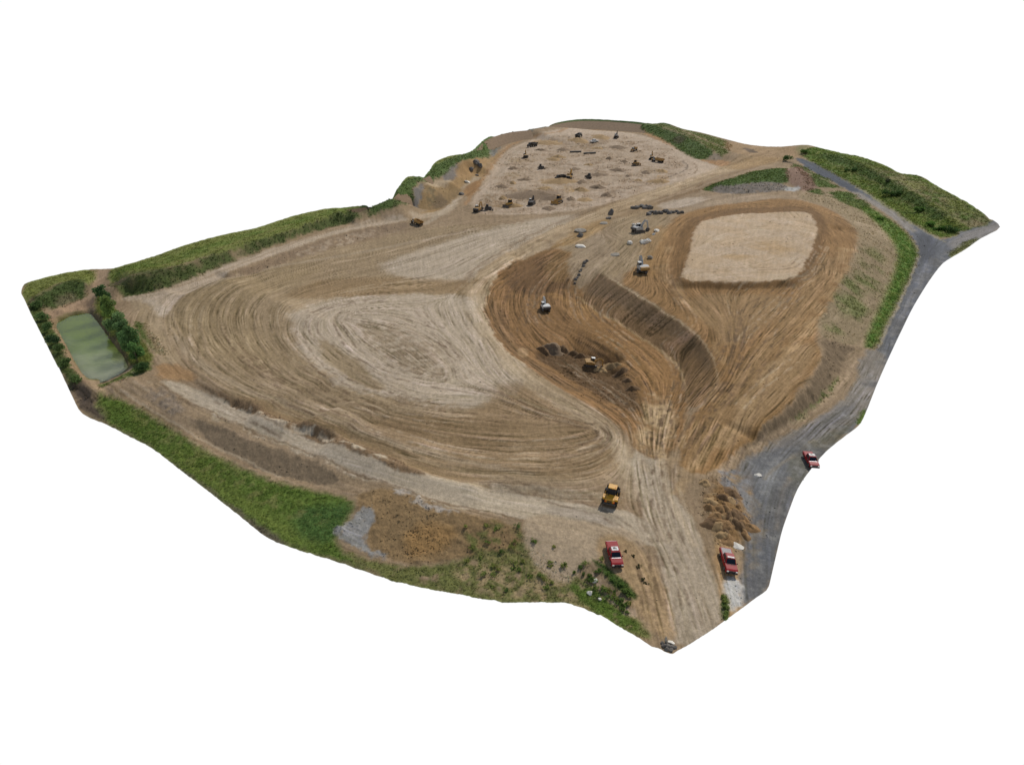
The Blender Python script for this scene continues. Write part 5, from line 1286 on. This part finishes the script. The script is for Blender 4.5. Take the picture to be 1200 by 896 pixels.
M_heap = dict(spoil=material('orange brown spoil', (138, 107, 69), .95, var=.4, scale=1.5), pit=material('damp brown dirt', (108, 84, 56), .95, var=.35, scale=1.6), ochre=material('ochre dirt', (158, 130, 90), .95, var=.25, scale=1.2), brown=material('brown dirt', (126, 106, 82), .95, var=.3, scale=1.2))
heap(656, 213, 11, 9, 1.8, 'ochre', 'long ochre dirt bank under the yellow excavator with raised boom')
heap(625, 229, 17, 12, 2.0, 'brown', 'broad grey brown dirt heap in the front middle of the far plateau')
heap(647, 232, 8, 7, 1.5, 'brown', 'small brown dirt heap right of the broad one')
heap(641, 168, 12, 12, 1.6, 'ochre', 'ochre dirt heap behind the dark dump truck at the back left')
heap(678, 165, 8, 10, 1.5, 'ochre', 'ochre dirt heap in front of the dark dump truck at the back')
heap(704, 161, 9, 10, 1.5, 'ochre', 'pale ochre dirt heap at the back beside the white pickup')
heap(681, 223, 5, 5, 1.5, 'ochre', 'small yellow sand heap in front of the yellow excavator')
heap(772, 213, 7, 6, 1.4, 'ochre', 'yellow sand heap at the edge of the haul road')
heap(601, 215, 2.6, 3, 1.2, 'ochre', 'tiny orange dirt heap left of the broad brown heap')
heap(588, 219, 5, 4, 1.0, 'brown', 'low brown dirt heap beside the pale plateau track')
heap(724, 173, 9, 8, 1.3, 'brown', 'brown dirt heap at the back right, left of the dusty ochre dump truck')
heap(615, 211, 6, 4, 1.0, 'brown', 'low dark dirt heap left of the long ochre bank')
heap(700, 220, 5, 5, 1.4, 'brown', 'brown dirt heap near the front right of the plateau')
hp = random.Random(5)
for (px_, py_) in [(648,186),(662,176),(690,192),(703,206),(716,186),(730,188),(757,202),(738,207),(672,198),(600,198),(640,219),(612,232),(668,232),(686,235),(709,230),(655,184),(778,200),(588,231),(697,176),(634,178),(726,199),(750,212),(680,212),(604,242),(640,244)]:
    heap(px_ + hp.uniform(-3, 3), py_ + hp.uniform(-2, 2), hp.uniform(2.5, 6), hp.uniform(2.5, 7), hp.uniform(.6, 1.3), hp.choice(['brown', 'brown', 'ochre']), 'low heap of churned dirt among the machines of the far plateau', 'low churned heaps on the far plateau')
for (px_, py_, r0, h0) in [(638,412,2.4,1.1),(662,413,2.6,1.4),(672,416,2.2,1.5),(681,419,2.0,1.3),(727,437,2.6,1.2),(735,446,2.2,1.0),(741,456,2.0,.9)]:
    heap(px_, py_, r0, r0 * .8, h0, 'pit', 'ragged dark pile of earth along the upper lip of the pit hollow', 'earth piles along the pit hollow')
SP_ = [(824, 566), (850, 556), (874, 588), (882, 618), (866, 640), (846, 634), (828, 604)]
k_ = 0
while k_ < 34:
    px_, py_ = hp.uniform(820, 885), hp.uniform(555, 645)
    if not inside(np.array([px_]), np.array([py_]), SP_)[0]: continue
    k_ += 1; r0 = hp.uniform(.7, 2.1)
    heap(px_, py_, r0 * hp.uniform(.8, 1.4), r0, r0 * hp.uniform(.25, .42), hp.choice(['spoil', 'spoil', 'pit', 'ochre']), 'lumpy pile of dumped soil between the main haul road and the grey gravel', 'soil piles beside the gravel yard')
heap(716, 430, 3.2, 2.2, 1.1, 'ochre', 'ochre pile of dug soil beside the excavator in the pit hollow', 'dirt heaps in the pit')
heap(704, 434, 2.6, 1.8, .9, 'ochre', 'smaller pile of dug soil at the lip of the pit hollow', 'dirt heaps in the pit')
heap(650, 411, 3.5, 2.2, 1.2, 'brown', 'dark brown pile of soil at the left end of the pit hollow', 'dirt heaps in the pit')

# ------------------------------------------------------------------ rubble: clods and chips strewn over the rough ground (beyond counting)
def scatter(nmax, weight):
    wv = np.clip(weight, 0, None) * mpp ** 1.0; wv = wv / wv.sum(); return rng.choice(N, nmax, p=wv, replace=True)


ico = NB(); bmesh.ops.create_icosphere(ico, subdivisions=1, radius=1); IV = np.array([v.co[:] for v in ico.verts]); IF = np.array([[v.index for v in f.verts] for f in ico.faces]); ico.free()
BASEC = COL.copy()


def strew(name, sel, size, tint, flat=.65):
    k = len(sel); s = size(k); an = rng.random(k) * 6.28
    V_ = IV[None] * (1 + .35 * (rng.random((k, len(IV), 1)) - .5)) * np.stack([s * (.7 + .6 * rng.random(k)), s, s * flat], 1)[:, None]
    ca, sa = np.cos(an)[:, None], np.sin(an)[:, None]
    vx = V_[..., 0] * ca - V_[..., 1] * sa; vy = V_[..., 0] * sa + V_[..., 1] * ca
    jx, jy = (rng.random(k) - .5) * mpp[sel] * 1.2, (rng.random(k) - .5) * mpp[sel] * 1.2
    P_ = np.stack([vx + (x[sel] + jx)[:, None], vy + (y[sel] + jy)[:, None], V_[..., 2] + (z[sel] + s * flat * .3)[:, None]], 2).reshape(-1, 3)
    F_ = (IF[None] + (np.arange(k) * len(IV))[:, None, None]).reshape(-1, 3)
    C_ = np.repeat(np.clip(BASEC[sel] * tint(k)[:, None], .01, .8), len(IV), 0)
    return mesh_from(name, P_, F_, C_)


def mesh_from(name, P_, F_, C_, nv=3):
    m_ = bpy.data.meshes.new(name); m_.vertices.add(len(P_)); m_.vertices.foreach_set('co', P_.astype(np.float32).ravel())
    m_.loops.add(len(F_) * nv); m_.loops.foreach_set('vertex_index', F_.astype(np.int32).ravel()); m_.polygons.add(len(F_))
    m_.polygons.foreach_set('loop_start', np.arange(0, len(F_) * nv, nv, dtype=np.int32)); m_.polygons.foreach_set('loop_total', np.full(len(F_), nv, np.int32)); m_.update(calc_edges=True)
    ca_ = m_.color_attributes.new('tint', 'FLOAT_COLOR', 'POINT'); ca_.data.foreach_set('color', np.concatenate([C_, np.ones((len(C_), 1))], 1).astype(np.float32).ravel())
    return m_


def in_rough():
    return np.clip(ROU - .13, 0, .5) * (1 - np.clip(GRS * 1.5, 0, 1))


sel = np.concatenate([scatter(420, ROK * np.clip(n_sm + .5, .05, 1)), scatter(5200, in_rough() * np.clip(n_mid + .35, .03, 1) ** 2), scatter(900, (1 - np.clip(GRS * 2, 0, 1)) * (n_sm > .3) * (n_mid > .1))])
rm = strew('rubble', sel, lambda k: (.4 + 1.1 * rng.random(k) ** 3) * (.06 + mpp[sel] * .42), lambda k: .75 + .6 * rng.random(k))
rm.materials.append(attr_material('strewn clods', 'tint', .95)); ro = bpy.data.objects.new('rubble', rm); col.objects.link(ro); tag(ro, 'loose clods and stone chips strewn over the rough earth', 'rubble', kind='stuff')

# ------------------------------------------------------------------ grass: tufts over the green banks
gw = GRS * (1 + .6 * n_mid); NT_ = 60000
sel = scatter(NT_, np.clip(gw, 0, None)); k = len(sel)
drim = np.full(k, 1e9)
for i in range(len(OUTW)): drim = np.minimum(drim, segdist(x[sel], y[sel], OUTW[i - 1], OUTW[i])[0])
sel = sel[drim > mpp[sel] * 1.6]; k = len(sel)
hgt = np.clip(mpp[sel] * 1.25, .2, .7) * (.5 + .9 * rng.random(k)); B_ = 5
bx_ = (x[sel] + (rng.random(k) - .5) * mpp[sel] * 1.5)[:, None]; by_ = (y[sel] + (rng.random(k) - .5) * mpp[sel] * 1.5)[:, None]; bz_ = (z[sel] - .03)[:, None]
an = rng.random((k, B_)) * 6.28; ln = hgt[:, None] * (.35 + .8 * rng.random((k, B_))); wd = hgt[:, None] * .32
rt = np.stack([bx_ + np.cos(an + 1.57) * wd, by_ + np.sin(an + 1.57) * wd, bz_ + 0 * an], -1); lt = np.stack([bx_ - np.cos(an + 1.57) * wd, by_ - np.sin(an + 1.57) * wd, bz_ + 0 * an], -1)
tp = np.stack([bx_ + np.cos(an) * ln * 1.0, by_ + np.sin(an) * ln * 1.0, bz_ + ln * .6], -1)
P_ = np.stack([rt, lt, tp], 2).reshape(-1, 3); F_ = np.arange(len(P_)).reshape(-1, 3)
tone = (1.3 + .6 * rng.random(k))[:, None] * (1 + .25 * n_sm[sel])[:, None]
yl = rng.random(k)[:, None] ** 3
C0 = BASEC[sel] * tone * (1 - yl * .5) + np.array(lin((150, 146, 78))) * yl * .45
C_ = np.repeat(np.clip(C0, .004, .5), B_ * 3, 0)
gm = mesh_from('grass', P_, F_, C_); gm.materials.append(attr_material('grass blades', 'tint', .8, .1, .45))
go = bpy.data.objects.new('grass', gm); col.objects.link(go); tag(go, 'green and yellowish grass tufts covering the banks', 'grass', kind='stuff')

# ------------------------------------------------------------------ trees and bushes
leafm = attr_material('leaves', 'tint', .75, .15, .4); barkm = material('bark', (84, 72, 58), .9)


def foliage_mesh(name, lobes, n, leaf, rgb, seed):
    g = np.random.default_rng(seed); lob = np.array(lobes); vol = lob[:, 3] ** 2; pick = g.choice(len(lob), n, p=vol / vol.sum())
    d = g.normal(size=(n, 3)); d /= np.linalg.norm(d, axis=1)[:, None]; rad = g.random(n) ** .45
    c = lob[pick, :3] + d * (lob[pick, 3] * rad)[:, None] * np.array([1, 1, .85]) * (1 + .3 * pnoise(d[:, 0] * 2 + pick * 3.1, d[:, 1] * 2 + d[:, 2], seed % 50)[:, None])
    u = g.normal(size=(n, 3)); u /= np.linalg.norm(u, axis=1)[:, None]; w_ = np.cross(u, g.normal(size=(n, 3))); w_ /= np.linalg.norm(w_, axis=1)[:, None]
    s = leaf * (.6 + .8 * g.random(n)); P_ = np.stack([c + u * s[:, None], c + w_ * s[:, None] * .6, c - u * s[:, None], c - w_ * s[:, None] * .6], 1)
    P_[..., 2] = np.maximum(P_[..., 2], .05)
    lobt = .8 + .4 * g.random(len(lob)); tone = lobt[pick] * (.7 + .6 * g.random(n))
    C_ = np.repeat(np.array(lin(rgb))[None] * 2.3 * tone[:, None] * np.array([1 + .15 * g.random(), 1, 1]), 4, 0)
    m_ = mesh_from(name, P_.reshape(-1, 3), np.arange(n * 4).reshape(-1, 4), np.clip(C_, .004, .5), 4); m_.materials.append(leafm); return m_


def tree(p, h, r, rgb, label, group, n=1500, leaf=.22, seed=1, name='broadleaf_tree', cat='tree'):
    g = random.Random(seed); t = thing(name, label, cat, group); X_, Y_ = ground(*p); t.location = (X_, Y_, hz(X_, Y_) - .05)
    lobes = []
    for i in range(9):
        f = .3 + .62 * (i / 8); a_ = g.uniform(0, 6.28); q = r * (1.15 - abs(f - .5) * 1.1) * .55 * g.uniform(.5, 1.2); lobes.append((q * math.cos(a_), q * math.sin(a_), h * f, r * (.42 + .25 * g.random()) * (1.1 - .35 * f)))
    lobes.append((0, 0, h * .88, r * .35))
    o = bpy.data.objects.new('crown', foliage_mesh('crown', lobes, n, leaf, rgb, seed)); col.objects.link(o); o.parent = t
    bm = NB(); cyl(bm, (0, 0, 0), (0, 0, h * .55), .16 * h / 8, 9, .09 * h / 8)
    for l in lobes[1::2]: cyl(bm, (0, 0, h * .25), (l[0] * .8, l[1] * .8, l[2]), .07 * h / 8, 6, .03)
    link('trunk', bm, barkm, t); return t


def bush(p, h, r, rgb, label, group, n=500, leaf=.16, seed=1, name='bush', cat='bush', stretch=1.0):
    g = random.Random(seed); X_, Y_ = ground(*p); lobes = []
    for i in range(6):
        a_ = g.uniform(0, 6.28); q = r * g.uniform(.2, .75); lobes.append((q * math.cos(a_) * stretch, q * math.sin(a_), h * g.uniform(.3, .65), min(r * .55, h * .5) * g.uniform(.7, 1.1)))
    lobes.append((0, 0, h * .55, min(r * .6, h * .5)))
    o = bpy.data.objects.new(name, foliage_mesh(name, lobes, n, leaf, rgb, seed)); col.objects.link(o); o.location = (X_, Y_, hz(X_, Y_) - .05)
    return tag(o, label, cat, group)


tr = [((121, 366), 9.0, 2.4, 'farthest and darkest tree of the row beside the pond', (44, 64, 36)), ((129, 378), 9.0, 2.7, 'second tree from the back in the row beside the pond', (70, 88, 46)), ((137, 390), 8.6, 2.8, 'greyish green tree in the middle of the row beside the pond', (70, 86, 54)),
      ((145, 402), 8.2, 2.7, 'fourth tree from the back in the row beside the pond', (60, 82, 50)), ((152, 412), 7.6, 2.6, 'broad tree near the front of the pond row', (56, 78, 46)), ((158, 423), 5.6, 2.1, 'shorter tree at the front end of the pond row', (62, 84, 46))]
for i, (p, h, r, lab, rgb) in enumerate(tr): tree((p[0] + 3, p[1] + 1), h * random.uniform(.62, .98), r * random.uniform(.85, 1.1), tuple(int(q * 1.12) for q in rgb), lab, 'trees in a row beside the pond', n=2600, leaf=.24, seed=20 + i)
bush((167, 435), 2.6, 1.9, (48, 66, 36), 'round dark bush at the front corner of the pond bank', 'bushes round the pond', 900, .2, 31)
for i, (p, h, r, lab) in enumerate([((38, 361), 2.8, 2.2, 'bush at the top left corner of the pond strip'), ((46, 376), 3.6, 2.0, 'second bush down on the left edge of the pond strip'), ((52, 389), 3.8, 2.0, 'third bush down on the left edge of the pond strip'), ((58, 403), 3.6, 2.1, 'darkest bush halfway along the left side of the pond'), ((64, 414), 3.2, 1.9, 'bush left of the pond, next below the darkest one'), ((72, 428), 2.4, 1.7, 'low bush at the lower left of the pond'), ((83, 447), 2.2, 1.7, 'low bush at the near left corner of the pond by the dark gully')]):
    bush((p[0] + 5, p[1]), h * .9, r * .85, (62, 80, 44) if i != 3 else (42, 58, 34), lab, 'bushes round the pond', 900, .2, 40 + i)
for i, (p, h, r, lab, rgb) in enumerate([((944, 180), 3.5, 4.2, 'bush at the far end of the grass berm', (58, 82, 38)), ((923, 189), 5, 3.2, 'rounded bush standing alone at the far end of the asphalt road', (54, 74, 38)), ((999, 201), 3.8, 4.5, 'dark bush on the berm top, midway between its far end and the large bush', (46, 68, 32)), ((1040, 230), 3.6, 4.2, 'large dark bush alone in the middle of the berm slope', (42, 62, 30)), ((1051, 229), 3.2, 3.6, 'bush joined to the right side of the large dark bush on the berm', (46, 68, 32)), ((1079, 247), 2.6, 3.4, 'low bush between the large dark bush and the junction end of the berm', (56, 82, 36)), ((1112, 272), 3.8, 3.6, 'dark bush at the junction end of the berm', (42, 62, 30)), ((1101, 270), 2.4, 2.6, 'small bush left of the junction end bush', (58, 84, 36)), ((1090, 264), 2.2, 2.6, 'small pale bush at the road side of the berm', (70, 96, 42)),
      ((1034, 258), 1.8, 2.6, 'low dark bush in the upper part of the green roadside strip', (56, 82, 34)), ((1040, 213), 2.0, 2.0, 'small dark shrub on the bare ground behind the berm', (56, 62, 44))]):
    bush(p, h * (.55 if p[0] < 1036 and p[0] > 950 else .8), r * .9, rgb, lab, 'bushes along the berm and asphalt road', 700, .3, 60 + i, stretch=1.3)
sg = random.Random(3)
for i in range(70):
    a_ = sg.random()
    p = sg.choice([(sg.uniform(545, 650), sg.uniform(615, 670)), (sg.uniform(660, 740), 0), (sg.uniform(560, 720), sg.uniform(650, 700))])
    if p[1] == 0: p = (p[0], 655 + (p[0] - 660) * .75 + sg.uniform(-6, 8))
    bush(p, sg.uniform(.35, .8), sg.uniform(.4, .95), sg.choice([(76, 92, 44), (64, 82, 40), (92, 100, 52)]), 'small green weed clump on the rough near slope', 'weed clumps on the near slope', 110, .11, 100 + i, name='weed_clump', cat='weeds')
for i, p in enumerate([(735, 645), (741, 650), (747, 662), (753, 676), (757, 686)]): bush((p[0] + sg.uniform(-3, 3), p[1] + sg.uniform(-3, 3)), sg.uniform(.2, .35), sg.uniform(.4, .8), (62, 62, 40), 'small dark weed clump in the line right of the panel roofed pickup', 'weed clumps beside the haul road', 90, .1, 200 + i, name='weed_clump', cat='weeds')
for i, p in enumerate([(848, 700), (849, 706), (850, 713), (852, 719), (850, 724)]): bush(p, .5, .6, (84, 96, 50), 'green weed clump on the edge right of the near haul road', 'weed clumps on the right edge', 200, .12, 220 + i, name='weed_clump', cat='weeds')
for i, p in enumerate([(705, 668), (711, 674), (717, 680), (724, 687), (731, 693), (738, 698)]): bush((p[0] + sg.uniform(-3, 3), p[1] + sg.uniform(-2, 2)), sg.uniform(.35, .6), sg.uniform(.45, .8), (72, 92, 44), 'green weed clump in the strip below the panel roofed pickup', 'weed clumps below the pickup', 260, .13, 240 + i, name='weed_clump', cat='weeds')
